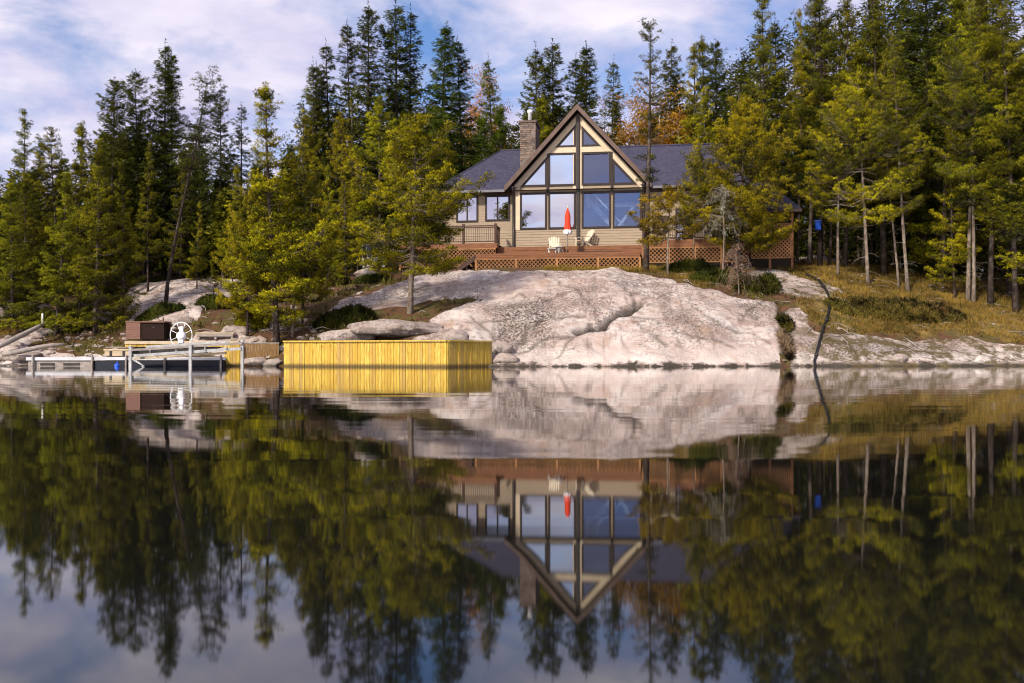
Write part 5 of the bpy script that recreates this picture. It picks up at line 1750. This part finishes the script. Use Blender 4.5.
# small white side table and folded footstool
o = tag(empty('side_table', on_deck(559.5, -2.95, DT), 0.3), 'small white low table between the left deck chair and the parasol', 'table')
m = MB(); m.lathe([(0.24, 0.36), (0.26, 0.37), (0.26, 0.395), (0.2, 0.40)], (0, 0, 0), 14); m.build('table_top', M['white'], o)
for k in range(3):
    w_ = k * 2.094; m = MB(); m.tube([(.10 * math.cos(w_), .10 * math.sin(w_), .37), (.26 * math.cos(w_), .26 * math.sin(w_), 0.0)], 0.018, 6); m.build('leg', M['white'], o)
o = tag(empty('footstool', on_deck(551.5, -3.02, DT), 0.2), 'white low footstool in front of the left deck chair', 'stool')
m = MB()
for k in range(4): m.box((0, -.15 + k * .1, 0.27), (0.42, .08, .02))
m.build('stool_top', M['white'], o)
for s in (-1, 1):
    m = MB(); m.tube([(s * .2, -.18, 0), (s * .2, -.02, .24), (s * .2, .18, 0)], 0.016, 6); m.build('leg', M['white'], o)
# closed parasol
px_ = on_deck(567.6, -2.75, DT)
o = tag(empty('parasol', px_, 0), 'closed red parasol with white fringe standing on the deck', 'parasol')
ZP = hz(567.6, 232.5, -2.75) - DT; ZQ = hz(567.6, 208.5, -2.75) - DT
m = MB(); m.tube([(0, 0, 0.02), (0, 0, ZQ + .12)], 0.024, 8); m.build('pole', M['greywood'], o)
m = MB(); m.lathe([(0.20, 0.0), (0.21, 0.03), (0.06, 0.07), (0.04, 0.20)], (0, 0, 0), 16); m.build('base', M['darkwood'], o)
m = MB(); N = 24; rings = [(0.0, 0.19), (0.10, 0.17), (0.35, 0.135), (0.62, 0.14), (0.85, 0.09), (1.0, 0.03)]
vs_ = []; fs_ = []
for f, r in rings:
    for k in range(N):
        w_ = 2 * math.pi * k / N; rr = r * (1 + 0.22 * math.cos(w_ * 8))
        vs_.append((rr * math.cos(w_), rr * math.sin(w_), ZP + .14 + (ZQ - ZP - .14) * f))
for i in range(len(rings) - 1):
    for k in range(N): fs_.append((i * N + k, i * N + (k + 1) % N, (i + 1) * N + (k + 1) % N, (i + 1) * N + k))
m.add(vs_, fs_, True); can = m.build('canopy', M['red'], o)
m = MB(); vs_ = []; fs_ = []
for f, r in ((0, .17), (.5, .23), (1, .195)):
    for k in range(N):
        w_ = 2 * math.pi * k / N; rr = r * (1 + 0.22 * math.cos(w_ * 8)); vs_.append((rr * math.cos(w_), rr * math.sin(w_), ZP - .10 + .25 * f))
for i in range(2):
    for k in range(N): fs_.append((i * N + k, i * N + (k + 1) % N, (i + 1) * N + (k + 1) % N, (i + 1) * N + k))
m.add(vs_, fs_, True); m.build('fringe', M['white'], can)
m = MB(); m.lathe([(0.035, ZQ + .0), (0.03, ZQ + .12), (0.01, ZQ + .18)], (0, 0, 0), 8); m.build('finial', M['chair'], o)

# ------------------------------------------------------------------ shore things
# new timber crib at the water
cr = empty('timber_crib', (0, 0, 0))
A = Vector(((284 - 512) / F * 43.2, 43.2, 0)); B = Vector(((447 - 512) / F * 40.9, 40.9, 0)); Cc = Vector(((491.5 - 512) / F * 42.9, 42.9, 0))
cr.location = B
tag(cr, 'new yellow timber crib with upright planks standing in the water by the granite', 'retaining wall')
a, b, c = A - B, Vector((0, 0, 0)), Cc - B
HT = 1.055
rngc = random.Random(3)


def plank_wall(p, q, z0, z1, name, parent, mat, wmin=0.11, wmax=0.16, th=0.04, jit=0.012):
    d = (q - p); L = d.length; d.normalize(); nrm = Vector((d.y, -d.x, 0))
    m = MB(); s = 0
    while s < L - 0.02:
        w_ = min(rngc.uniform(wmin, wmax), L - s)
        o_ = rngc.uniform(-jit, jit)
        ctr = p + d * (s + w_ / 2) + nrm * o_ + Vector((0, 0, (z0 + z1) / 2))
        m.box(ctr, (w_ - 0.012, th, z1 - z0 + rngc.uniform(-.012, .004)), math.atan2(d.y, d.x)); s += w_
    return m.build(name, M[mat], parent)
plank_wall(a, b, -0.7, HT, 'plank_wall', cr, 'yellow')
plank_wall(b, c, -0.7, HT, 'plank_wall', cr, 'yellow')
m = MB()
nrm1 = Vector(((b - a).normalized().y, -(b - a).normalized().x, 0)); nrm2 = Vector(((c - b).normalized().y, -(c - b).normalized().x, 0))
m.beam(a - nrm1 * .04 + Vector((0, 0, HT + .035)), b - nrm1 * .04 + Vector((0, 0, HT + .035)), 0.30, 0.055)
m.beam(b - nrm2 * .04 + Vector((0.02, 0.02, HT + .037)), c - nrm2 * .04 + Vector((0, 0, HT + .037)), 0.30, 0.055)
m.build('cap_board', M['yellow'], cr)
back = Vector((0, 3.2, 0))
m = MB(); m.slab([a + Vector((.15, .25, HT)), b + Vector((-.05, .3, HT)), c + Vector((-.25, .1, HT)), c + Vector((-1.0, 1.0, HT)), a + Vector((.6, 2.2, HT))], 0.9)
m.build('fill', M['void'], cr)
m = MB()
for t_ in (0.02, 0.34, 0.66, 0.985):
    p_ = a.lerp(b, t_) + Vector((0, .10, 0)); m.bx(p_.x - .06, p_.x + .06, p_.y, p_.y + .12, -.7, HT - .02)
m.build('inner_post', M['yellow'], cr)

# brown plank fence and short yellow bulkhead left of it
fn = empty('plank_fence', at(247, 355, 44.6)); fn.location.z = 0
tag(fn, 'brown upright plank bulkhead between the dock and the yellow crib', 'fence')
plank_wall(Vector((-.43, 0, 0)), Vector((1.35, .35, 0)), -.3, 1.02, 'plank_wall', fn, 'brownplank' if 'brownplank' in M else 'palewood_dark')
m = MB(); m.beam((-.43, 0.05, 1.04), (1.35, .4, 1.04), .16, .05); m.build('cap_board', M['greywood'], fn)
bk = empty('yellow_bulkhead', at(232.5, 355, 44.4)); bk.location.z = 0
tag(bk, 'short new yellow plank bulkhead closing the right end of the dock', 'retaining wall')
plank_wall(Vector((-.36, 0, 0)), Vector((.36, 0, 0)), -.5, .98, 'plank_wall', bk, 'yellow')
m = MB(); m.beam((-.38, .04, 1.0), (.38, .04, 1.0), .16, .05); m.build('cap_board', M['yellow'], bk)

# timber landing behind the dock
def pt(px, py, Y): return at(px, py, Y)
ld_ = empty('landing', pt(180, 341, 46.3)); tag(ld_, 'raised timber landing with pale edge boards behind the boat lift', 'landing')
x0 = pt(125, 341, 46.3).x - ld_.location.x; x1 = pt(239, 341, 46.3).x - ld_.location.x
m = MB()
for k in range(9): m.bx(x0, x1, k * .2, k * .2 + .19, -.05, 0)
m.build('deck_floor', M['palewood'], ld_)
m = MB(); m.bx(x0, x1, -.05, -.005, -.14, -.0); m.build('edge_board', M['palewood'], ld_)
plank_wall(Vector((x0, .03, 0)), Vector((x1, .03, 0)), -0.27, -.145, 'plank_wall', ld_, 'yellow')
plank_wall(Vector((x0 + .1, .10, 0)), Vector((x1 - .1, .10, 0)), -1.8, -.28, 'lower_plank_wall', ld_, 'darkwood')  # planks coloured dark for the shade on the landing front

# floating dock with white edge
dk = empty('floating_dock', pt(150, 366.2, 44.0)); dk.location.z = 0.0
tag(dk, 'long low floating dock with white edge and dark float side', 'dock')
xa = pt(27, 360, 44).x - dk.location.x; xb = pt(93, 360, 44).x - dk.location.x; xc = pt(226, 360, 44).x - dk.location.x
zt = CAMZ + (355 - 357.4) / F * 44
m = MB()
for k in range(int((xc - xa) / .15)): m.bx(xa + k * .15, xa + k * .15 + .14, 0.0, 1.6, zt - .04, zt)
m.build('deck_floor', M['palewood'], dk)
m = MB(); m.bx(xa - .02, xb - .005, -.06, -.003, zt - .13, zt + .012); m.bx(xb + .005, xc, -.06, -.003, zt - .12, zt + .02); m.build('edge_board', M['dockwhite'], dk)
m = MB(); m.bx(xb + .1, xc - .1, -.02, 1.5, -.25, zt - .135); m.build('float', M['navy'] if 'navy' in M else M['darkwood'], dk)
m = MB(); m.bx(xa + .05, xb - .05, .01, 1.5, -.25, zt - .14); m.build('float', M['greywood'], dk)
for f0, f1 in ((.20, .42), (.55, .80)):
    m = MB(); m.bx(xa + (xb - xa) * f0, xa + (xb - xa) * f1, -.012, .008, .035, .15); m.build('float_gap_shade', M['darkwood'], dk)  # dark plates on the float face, painted shade of two gaps
for xx in (xa + .3, xb, xb + 1.5, xb + 3.2, xc - .2):
    m = MB(); m.lathe([(.05, -.5), (.05, zt + .10), (.03, zt + .12)], (xx, -.10, 0), 8); m.build('pile', M['greywood'], dk)

by = empty('mooring_buoy', pt(117, 366, 43.4)); by.location.z = 0.0
tag(by, 'small bright blue buoy floating against the dark dock side', 'buoy')
m = MB(); m.lathe([(.02, -.12), (.09, -.08), (.115, .02), (.10, .09), (.05, .13), (.035, .15)], (0, 0, 0), 14); m.build('ball', M['blue'], by)
m = MB(); m.lathe([(.03, .15), (.034, .19), (.03, .22), (.01, .23)], (.02, 0, 0), 8); m.build('neck', M['blue'], by)

# boat lift: posts, sloping bunks and hand wheel
LY = 42.9
bl = empty('boat_lift', pt(185, 366, LY)); bl.location.z = 0
tag(bl, 'aluminium boat lift with sloping rails and a white hand wheel', 'boat lift')
def lp_(px, py, Y=LY): return pt(px, py, Y) - Vector(bl.location)
for px, py, Y in ((130.5, 346.5, LY), (190.5, 345.5, LY), (242.3, 341.0, LY + .3), (184.5, 352, LY + 1.9), (236, 346, LY + 2.0)):
    top_ = lp_(px, py, Y); m = MB()
    m.bx(top_.x - .06, top_.x + .06, top_.y - .06, top_.y + .06, -.9, top_.z)
    m.bx(top_.x - .075, top_.x + .075, top_.y - .075, top_.y + .075, top_.z, top_.z + .03)
    m.build('post', M['alu'], bl)
m = MB(); m.beam(lp_(146, 347.0, LY + .3), lp_(229, 341.5, LY + .3), .08, .10); m.build('rail', M['alu'], bl)
m = MB(); m.beam(lp_(131, 350.0, LY - .08), lp_(242, 343.2, LY + .2), .06, .10); m.build('rail', M['greywood'], bl)
m = MB(); m.beam(lp_(134, 355.8, LY - .05), lp_(241, 348.5, LY + .2), .07, .12); m.build('rail', M['alu'], bl)
m = MB(); m.beam(lp_(134, 358.5, LY + .6), lp_(226, 353.0, LY + .6), .20, .10); m.build('bunk', M['palewood'], bl)
m = MB()
for px in (150, 176, 205, 226):
    t_ = (px - 146) / 83; m.beam(lp_(px, 347 - 5.5 * t_, LY + .3), lp_(px, 355 - 6 * t_, LY + .0), .04, .04, (1, 0, 0))
m.build('brace', M['alu'], bl)
m = MB(); m.tube([lp_(134, 360, LY - .12), lp_(144, 366, LY - .14), lp_(133, 371, LY - .12)], .055, 8); m.build('bow_guide', M['alu'], bl)
# wheel: rim, spokes and hub
wc = lp_(181.2, 335.2, LY + .35)
m = MB(); N = 40; rr = .475
m.tube([(wc.x + rr * math.cos(2 * math.pi * k / N), wc.y, wc.z + rr * 1.18 * math.sin(2 * math.pi * k / N)) for k in range(N + 1)], .019, 8)
whl = m.build('wheel', M['white'], bl)
m = MB()
for k in range(8):
    w_ = k * math.pi / 4 + .4; m.tube([(wc.x, wc.y, wc.z), (wc.x + rr * math.cos(w_), wc.y, wc.z + rr * 1.18 * math.sin(w_))], .013, 6)
m.build('spoke', M['white'], whl)
m = MB()
m.lathe([(.05, -.16), (.17, -.14), (.20, -.05), (.20, .05), (.14, .12), (.05, .14)], (wc.x, wc.y, wc.z - .03), 18, 'Y')
m.box((wc.x, wc.y - .02, wc.z - .22), (.20, .22, .22)); m.box((wc.x + .02, wc.y - .01, wc.z + .22), (.14, .16, .32))
m.build('winch_housing', M['white'], bl)
m = MB(); m.bx(wc.x - .09, wc.x + .09, wc.y - .06, wc.y + .08, lp_(181, 345).z - .1, wc.z - .2); m.build('winch_post', M['alu'], bl)

# storage box on the landing: lighter side panel, dark front
sb = empty('storage_box', pt(144, 339.4, 47.0)); tag(sb, 'brown storage box with a pale slatted side panel on the landing', 'box')
gx0 = pt(125.2, 330, 46.9).x - sb.location.x; gx1 = pt(139.3, 330, 46.9).x - sb.location.x; gx2 = pt(163.6, 330, 47).x - sb.location.x
hgt = .82
m = MB()
for k in range(7): m.bx(gx0, gx1, .0, .03, .02 + k * .112, .02 + k * .112 + .103)
m.bx(gx0, gx1, .032, .9, 0, hgt - .02); m.build('side_panel', M['brown1'], sb)
m = MB(); m.bx(gx1 + .01, gx2, .06, .95, 0.0, hgt - .03); m.build('body', M['brown2'], sb)
m = MB(); m.bx(gx0 - .03, gx2 + .04, -.02, .98, hgt - .018, hgt + .04); m.build('lid', M['brown1'], sb)
m = MB(); m.bx(gx1 + .55, gx1 + .70, .035, .06, .55, .60); m.build('handle', M['darkwood'], sb)

# bench behind the wheel
be = empty('bench', pt(215, 338.6, 47.0)); tag(be, 'low pale plank bench on the landing right of the white wheel', 'bench')
w0 = pt(195.5, 335, 47).x - be.location.x; w1 = pt(234, 335, 47).x - be.location.x
m = MB(); m.bx(w0, w1, 0, .16, .24, .29); m.bx(w0, w1, .175, .34, .24, .29); m.build('seat', M['palewood'], be)
m = MB(); m.bx(w0 + .05, w1 - .05, .02, .05, .10, .238); m.build('apron', M['greywood'], be)
for xx in (w0 + .12, 0, w1 - .12):
    m = MB(); m.bx(xx - .05, xx + .05, .05, .3, -.04, .238); m.build('leg', M['greywood'], be)
# white boards on trestles left of the landing
wb = empty('bench', pt(117, 353.2, 45.8)); tag(wb, 'weathered white board bench at the left end of the landing', 'bench')
m = MB(); m.bx(-.62, .60, 0, .22, .12, .20); m.build('seat', M['palewood'], wb)
m = MB(); m.bx(-.58, .56, .03, .06, -.12, .10); m.build('apron', M['palewood'], wb)
for xx in (-.3, .3):
    m = MB(); m.bx(xx - .05, xx + .05, .0, .028, -.25, .12); m.build('leg', M['darkwood'], wb)
m = MB(); m.bx(-.66, .64, .3, .5, .26, .30); m.build('backrest', M['greywood'], wb)
lg = None
# driftwood
def log(pts, rads, label, name='driftwood_log'):
    m = MB(); m.tube(pts, rads, 10)
    o = m.build(name, M['greywood'], None)
    return tag(o, label, 'log')
log([pt(2, 354.5, 45.2), pt(20, 351.5, 45.5), pt(38, 347.5, 45.8), pt(52, 345, 46), pt(65, 344.4, 46.2)], [.11, .12, .11, .09, .05], 'curved grey driftwood log lying on the left shore')
log([pt(-8, 349, 46.0), pt(8, 342, 46.6), pt(22, 335, 47.4), pt(38, 327, 48.2), pt(47, 322, 48.8)], [.13, .13, .12, .10, .06], 'straight pale fallen trunk sloping up the left bank')
stk = MB(); stk.tube([pt(42.5, 326, 49), pt(42.5, 313.5, 49)], .045, 8); o = stk.build('stake', M['white'], None); tag(o, 'thin white stake at the top of the sloping pale fallen trunk', 'stake')

# water pipe running over the rock into the lake
pp = []
for px, py in ((806, 274), (817, 279), (825, 288), (829.5, 300), (828.5, 313), (824, 328), (819.5, 345), (816, 358), (815.3, 364.5)):
    X, Y = hit(px, py); pp.append(Vector((X, Y, ground_z(X, Y) + .07)))
pp.append(Vector((pp[-1].x - .02, pp[-1].y - 1.6, -.35)))
dense = []
for i in range(len(pp) - 1):
    p0 = pp[max(i - 1, 0)]; p1 = pp[i]; p2 = pp[i + 1]; p3 = pp[min(i + 2, len(pp) - 1)]
    for k in range(5):
        t_ = k / 5; q_ = 0.5 * ((2 * p1) + (p2 - p0) * t_ + (2 * p0 - 5 * p1 + 4 * p2 - p3) * t_ ** 2 + (3 * p1 - p0 - 3 * p2 + p3) * t_ ** 3)
        q_.z = max(q_.z, ground_z(q_.x, q_.y) + .05) if q_.z > .05 else q_.z
        dense.append(q_)
dense.append(pp[-1])
m = MB(); m.tube(dense, .062, 10); o = m.build('water_pipe', M['black'], None)
for k_ in (8, 22, 34):
    m = MB(); m.tube([dense[k_], dense[k_ + 1]], .085, 10); m.build('coupling', M['darkwood'], o)
tag(o, 'black intake pipe winding down the rock into the lake', 'pipe')

# cart beside the deck
X, Y = (372.5 - 512) / F * 61.5, 61.5
ct = empty('utility_cart', (X, Y, ground_z(X, Y) + .0), 0.35); tag(ct, 'white utility cart with a roof frame parked among the trunks left of the deck', 'cart')
m = MB(); m.bx(-.55, .55, -1.0, 1.0, .32, .62); m.prism([(-.55, .62), (.55, .62), (.48, .88), (-.48, .88)], -1.05, -.45); m.bx(-.52, .52, .35, 1.05, .62, .95); m.build('body', M['white'], ct)
m = MB(); m.bx(-.46, .46, .0, .5, .62, .80); m.bx(-.46, .46, .28, .36, .8, 1.2); m.build('seat', M['black'], ct)
m = MB(); m.slab([(-.60, -.75, 1.72), (.60, -.75, 1.72), (.60, .75, 1.72), (-.60, .75, 1.72)], .06); m.build('roof', M['white'], ct)
for sx in (-1, 1):
    for y0, y1 in ((-.72, -.62), (.62, .62)):
        m = MB(); m.tube([(sx * .5, y0 - (.15 if y0 < 0 else 0), .85), (sx * .52, y1, 1.68)], .025, 6); m.build('roof_post', M['white'], ct)
    for yy in (-.68, .68):
        m = MB(); m.lathe([(.08, -.09), (.24, -.09), (.27, -.05), (.27, .05), (.24, .09), (.08, .09)], (0, 0, 0), 16, 'Y')
        wh = m.build('wheel', M['black'], ct); wh.location = (sx * .50, yy, .27); wh.rotation_euler = (0, 0, R(90))
    m = MB(); m.lathe([(.07, -.02), (.07, .02)], (sx * .33, -1.06, .72), 10, 'Y'); m.build('headlight', M['lamp'], ct)
m = MB(); m.add([(-.46, -.82, .92), (.46, -.82, .92), (.46, -.66, 1.55), (-.46, -.66, 1.55)], [(0, 1, 2, 3)]); m.build('windscreen', M['glassdark'], ct)

# blue box on the black trunk
X, Y = (818.5 - 512) / F * 58.6, 58.6
bb = empty('nest_box', (X, Y, CAMZ + (355 - 229.5) / F * 58.6)); tag(bb, 'small bright blue box fixed to the black trunk right of the porch', 'box')
m = MB(); m.bx(-.14, .14, 0, .25, 0, .44); m.build('body', M['blue'], bb)
m = MB(); m.slab([(-.18, -.06, .52), (.18, -.06, .52), (.18, .28, .60), (-.18, .28, .60)], .05); m.build('roof', M['blue'], bb)
m = MB(); m.bx(-.05, .05, .25, .42, -.1, .5); m.build('mount', M['darkwood'], bb)

# ------------------------------------------------------------------ boulders
def ico(sub):
    import bmesh
    bm = bmesh.new(); bmesh.ops.create_icosphere(bm, subdivisions=sub, radius=1.0)
    V = np.array([v.co[:] for v in bm.verts]); Fc = np.array([[v.index for v in f.verts] for f in bm.faces]); bm.free()
    return V, Fc


def mk_boulder_mat():
    t = NT('boulder_granite'); co = t.coord('Object')
    rc, n3, n4 = rock_nodes(t, co)
    pz = t.n('SeparateXYZ', ins={0: t.n('NewGeometry').outputs['Position']}).outputs[2]
    rc = t.mix(t.ramp(t.math('ADD', pz, t.math('MULTIPLY', n3, .25)), [(0.16, 0.9), (0.32, 0.0)]), rc, (0.05, 0.042, 0.034))
    rc = t.mix(0.35, rc, (0.17, 0.14, 0.12))
    return t.finish(rc, 0.88, 0.15, t.bump(t.math('ADD', n3, t.math('MULTIPLY', n4, .5)), .7, .06))
M['boulder'] = mk_boulder_mat()


def boulder(px, py, sx, sy, sz, label, seed, rz=0.0, sub=4, group='boulders along the shore', lift=0.0):
    X, Y = hit(px, py)
    V, Fc = ico(sub)
    rg = np.random.default_rng(seed)
    # planes cut the ball so that it reads as broken rock, then roughen
    for _ in range(9):
        n_ = unit(rg.normal(0, 1, 3)); d_ = rg.uniform(.62, .9); k_ = V @ n_ - d_
        V = V - np.clip(k_, 0, None)[:, None] * n_ * .92
    f_ = fbm(V[:, 0] * 1.8 + seed, V[:, 1] * 1.8 + V[:, 2] * 1.3, seed, 4)
    V = V * (1 + .26 * f_)[:, None] * np.array([sx, sy, sz])
    o = np_mesh('boulder', V, Fc, M['boulder'], None, None, True)
    o.location = (X, Y, ground_z(X, Y) + lift); o.rotation_euler = (0, 0, rz)
    return tag(o, label, 'boulder', group)

boulder(398, 331, 2.2, 1.3, .50, 'long flat boulder with a dark undercut above the yellow crib', 3, .12, 5, lift=.10)
boulder(345, 337, 1.5, .8, .42, 'low grey boulder left of the undercut one, behind the crib', 4, -.1)
boulder(455, 343, .7, .6, .55, 'rounded boulder wedged right of the undercut one', 5)
boulder(500, 353, .6, .5, .45, 'pale block at the right end of the yellow crib', 6)
boulder(503, 363, .7, .4, .30, 'wet low rock at the waterline beside the crib corner', 7)
boulder(228, 302, .85, .7, .62, 'grey boulder at the right end of the pale left ledge', 8)
boulder(180, 322, .7, .5, .40, 'small grey boulder just above the white wheel', 9)
boulder(255, 361, .6, .4, .28, 'wet stone at the foot of the brown plank bulkhead', 10)
boulder(272, 362, .5, .4, .25, 'flat wet stone left of the yellow crib', 11)
boulder(40, 333, .8, .6, .45, 'broken pale rock beside the sloping fallen trunk', 12)
boulder(62, 331, .6, .5, .35, 'small pale rock right of the sloping fallen trunk', 13)
boulder(20, 358, 1.1, .6, .35, 'dark low rock at the left waterline', 14)
boulder(102, 320, .7, .6, .6, 'rounded grey boulder left of the brown box', 15)
boulder(25, 316, 1.7, 1.0, .9, 'big shadowed rock face on the left bank', 16)
boulder(370, 275, 1.0, .7, .40, 'pale boulder on the bank below the white cart', 17)
boulder(832, 258, 3.6, 1.4, 1.35, 'brown rock bank behind the blue box trunk', 18, 0, 5)
boulder(235, 331, .9, .5, .32, 'pale flat rock behind the plank bench', 19)
boulder(900, 362, .4, .35, .25, 'small dark stone at the right waterline', 20)


# loose stones and fallen twigs nobody could count
def stones(name, n, box, cond, smin, smax, seed, label):
    rg = np.random.default_rng(seed)
    V0, F0 = ico(2)
    x = rg.uniform(box[0], box[1], n); y = rg.uniform(box[2], box[3], n)
    k = cond(x, y, rg); x, y = x[k], y[k]; z = ground_zs(x, y)
    Vs = []; Fs = []
    for i in range(len(x)):
        V = V0.copy()
        for _ in range(6):
            n_ = unit(rg.normal(0, 1, 3)); k_ = V @ n_ - rg.uniform(.5, .85)
            V = V - np.clip(k_, 0, None)[:, None] * n_ * .95
        s = rg.uniform(smin, smax) ** 1.0; a_ = rg.uniform(0, 6.28)
        V = V * np.array([s, s * rg.uniform(.6, 1), s * rg.uniform(.35, .7)])
        V = np.stack([V[:, 0] * math.cos(a_) - V[:, 1] * math.sin(a_), V[:, 0] * math.sin(a_) + V[:, 1] * math.cos(a_), V[:, 2]], 1) + np.array([x[i], y[i], z[i]])
        Fs.append(F0 + i * len(V0)); Vs.append(V)
    o = np_mesh(name, np.concatenate(Vs), np.concatenate(Fs), M['boulder'], None, None, False)
    return tag(o, label, 'stones', None, 'stuff')

stones('shore_stones', 900, (-26, -7, 44, 54), lambda x, y, r: (grid_mask(GZ, x, y) > -.15) & (r.random(len(x)) < np.clip(1.3 - grid_mask(GZ, x, y) * .5, .12, 1)), .06, .24, 4, 'loose broken stones along the left shore')
stones('ledge_stones', 500, (11, 30, 44.3, 58), lambda x, y, r: (r.random(len(x)) < .35) & (grid_mask(rock_m, x, y) < .8), .05, .16, 5, 'loose stones lying in the grass of the right slope')
rg = np.random.default_rng(8); m = MB()
for _ in range(420):
    x = rg.uniform(-26, 32); y = rg.uniform(46, 60); 
    if -6 < x < 10 and y > 43 and float(grid_mask(rock_m, np.array([x]), np.array([y]))[0]) > .5: continue
    if -5 < x < 18 and y > 55: continue
    a_ = rg.uniform(0, 6.28); L = rg.uniform(.3, 1.3); z0 = ground_z(x, y); x2, y2 = x + L * math.cos(a_), y + L * math.sin(a_)
    m.tube([(x, y, z0 + .03), ((x + x2) / 2 + rg.normal(0, .06), (y + y2) / 2, (z0 + ground_z(x2, y2)) / 2 + rg.uniform(.04, .18)), (x2, y2, ground_z(x2, y2) + .04)], [.022, .016, .006], 4, False)
o = m.build('fallen_twigs', M['greywood'], None, False)
tag(o, 'fallen grey twigs scattered over the banks', 'twigs', None, 'stuff')


# ------------------------------------------------------------------ sky and light
SUN = Vector((-0.44, -0.67, 0.60)).normalized()
elev = math.asin(SUN.z); az = math.atan2(SUN.x, SUN.y)
w = bpy.data.worlds.new('World'); scn.world = w
w.use_nodes = True
nt = w.node_tree; nt.nodes.clear()
def wn(kind, **kw):
    nd = nt.nodes.new('ShaderNode' + kind)
    for k, v in kw.items(): setattr(nd, k, v)
    return nd
def wl(a, b): nt.links.new(a, b)
sky = wn('TexSky', sky_type='NISHITA'); sky.sun_disc = False
sky.sun_elevation = elev; sky.sun_rotation = az % (2 * math.pi)
sky.ozone_density = 3.0
tc = wn('TexCoord'); sp = wn('SeparateXYZ'); wl(tc.outputs['Generated'], sp.inputs[0])
zc = wn('Math', operation='MAXIMUM'); zc.inputs[1].default_value = 0.0; wl(sp.outputs[2], zc.inputs[0])
za = wn('Math', operation='ADD'); za.inputs[1].default_value = 0.36; wl(zc.outputs[0], za.inputs[0])
dx = wn('Math', operation='DIVIDE'); wl(sp.outputs[0], dx.inputs[0]); wl(za.outputs[0], dx.inputs[1])
dy = wn('Math', operation='DIVIDE'); wl(sp.outputs[1], dy.inputs[0]); wl(za.outputs[0], dy.inputs[1])
cb = wn('CombineXYZ'); wl(dx.outputs[0], cb.inputs[0]); wl(dy.outputs[0], cb.inputs[1])
mp = wn('Mapping'); mp.inputs['Rotation'].default_value = (0, 0, R(-28)); mp.inputs['Scale'].default_value = (1.25, 1.75, 1)
mp.inputs['Location'].default_value = (2.3, 0.7, 0); wl(cb.outputs[0], mp.inputs[0])
nz = wn('TexNoise'); wl(mp.outputs[0], nz.inputs[0]); nz.inputs['Scale'].default_value = 1.9
nz.inputs['Detail'].default_value = 7; nz.inputs['Roughness'].default_value = 0.60; nz.inputs['Distortion'].default_value = 0.35
cov = wn('ValToRGB'); wl(nz.outputs[0], cov.inputs[0])
cov.color_ramp.elements[0].position = 0.33; cov.color_ramp.elements[1].position = 0.53
nz2 = wn('TexNoise'); wl(mp.outputs[0], nz2.inputs[0]); nz2.inputs['Scale'].default_value = 3.0; nz2.inputs['Detail'].default_value = 6
shade = wn('ValToRGB'); wl(nz2.outputs[0], shade.inputs[0])
shade.color_ramp.elements[0].position = 0.36; shade.color_ramp.elements[1].position = 0.66
CL = 10.9
shade.color_ramp.elements[0].color = (0.58, 0.56, 0.80, 1)
shade.color_ramp.elements[1].color = (0.98, 0.91, 1.0, 1)
gain = wn('Mix', data_type='RGBA', blend_type='MULTIPLY'); gain.inputs[0].default_value = 1.0
wl(shade.outputs[0], gain.inputs[6]); gain.inputs[7].default_value = (CL, CL, CL, 1)
mixc = wn('Mix', data_type='RGBA'); wl(cov.outputs[0], mixc.inputs[0]); stn = wn('Mix', data_type='RGBA', blend_type='MULTIPLY'); stn.inputs[0].default_value = 1.0; wl(sky.outputs[0], stn.inputs[6]); stn.inputs[7].default_value = (1.12, 1.30, 1.62, 1); wl(stn.outputs[2], mixc.inputs[6]); wl(gain.outputs[2], mixc.inputs[7])
bg = wn('Background'); wl(mixc.outputs[2], bg.inputs[0]); bg.inputs[1].default_value = 0.088
wo = wn('OutputWorld'); wl(bg.outputs[0], wo.inputs[0])

ld = bpy.data.lights.new('sun', 'SUN'); ld.energy = 4.9; ld.angle = R(5.0); ld.color = (1.0, 0.90, 0.75)
lo = bpy.data.objects.new('sun', ld); COL.objects.link(lo)
lo.rotation_euler = (-SUN).to_track_quat('-Z', 'Y').to_euler()

vs = scn.view_settings
vs.view_transform = 'Standard'; vs.look = 'None'; vs.exposure = 0.14; vs.gamma = 1.0; vs.use_curve_mapping = False
scn.cycles.max_bounces = 6; scn.cycles.transparent_max_bounces = 8
scn.cycles.diffuse_bounces = 2; scn.cycles.glossy_bounces = 4
scn.cycles.use_denoising = True
scn.cycles.denoising_prefilter = 'ACCURATE'
scn.cycles.pixel_filter_type = 'BLACKMAN_HARRIS'; scn.cycles.filter_width = 1.1
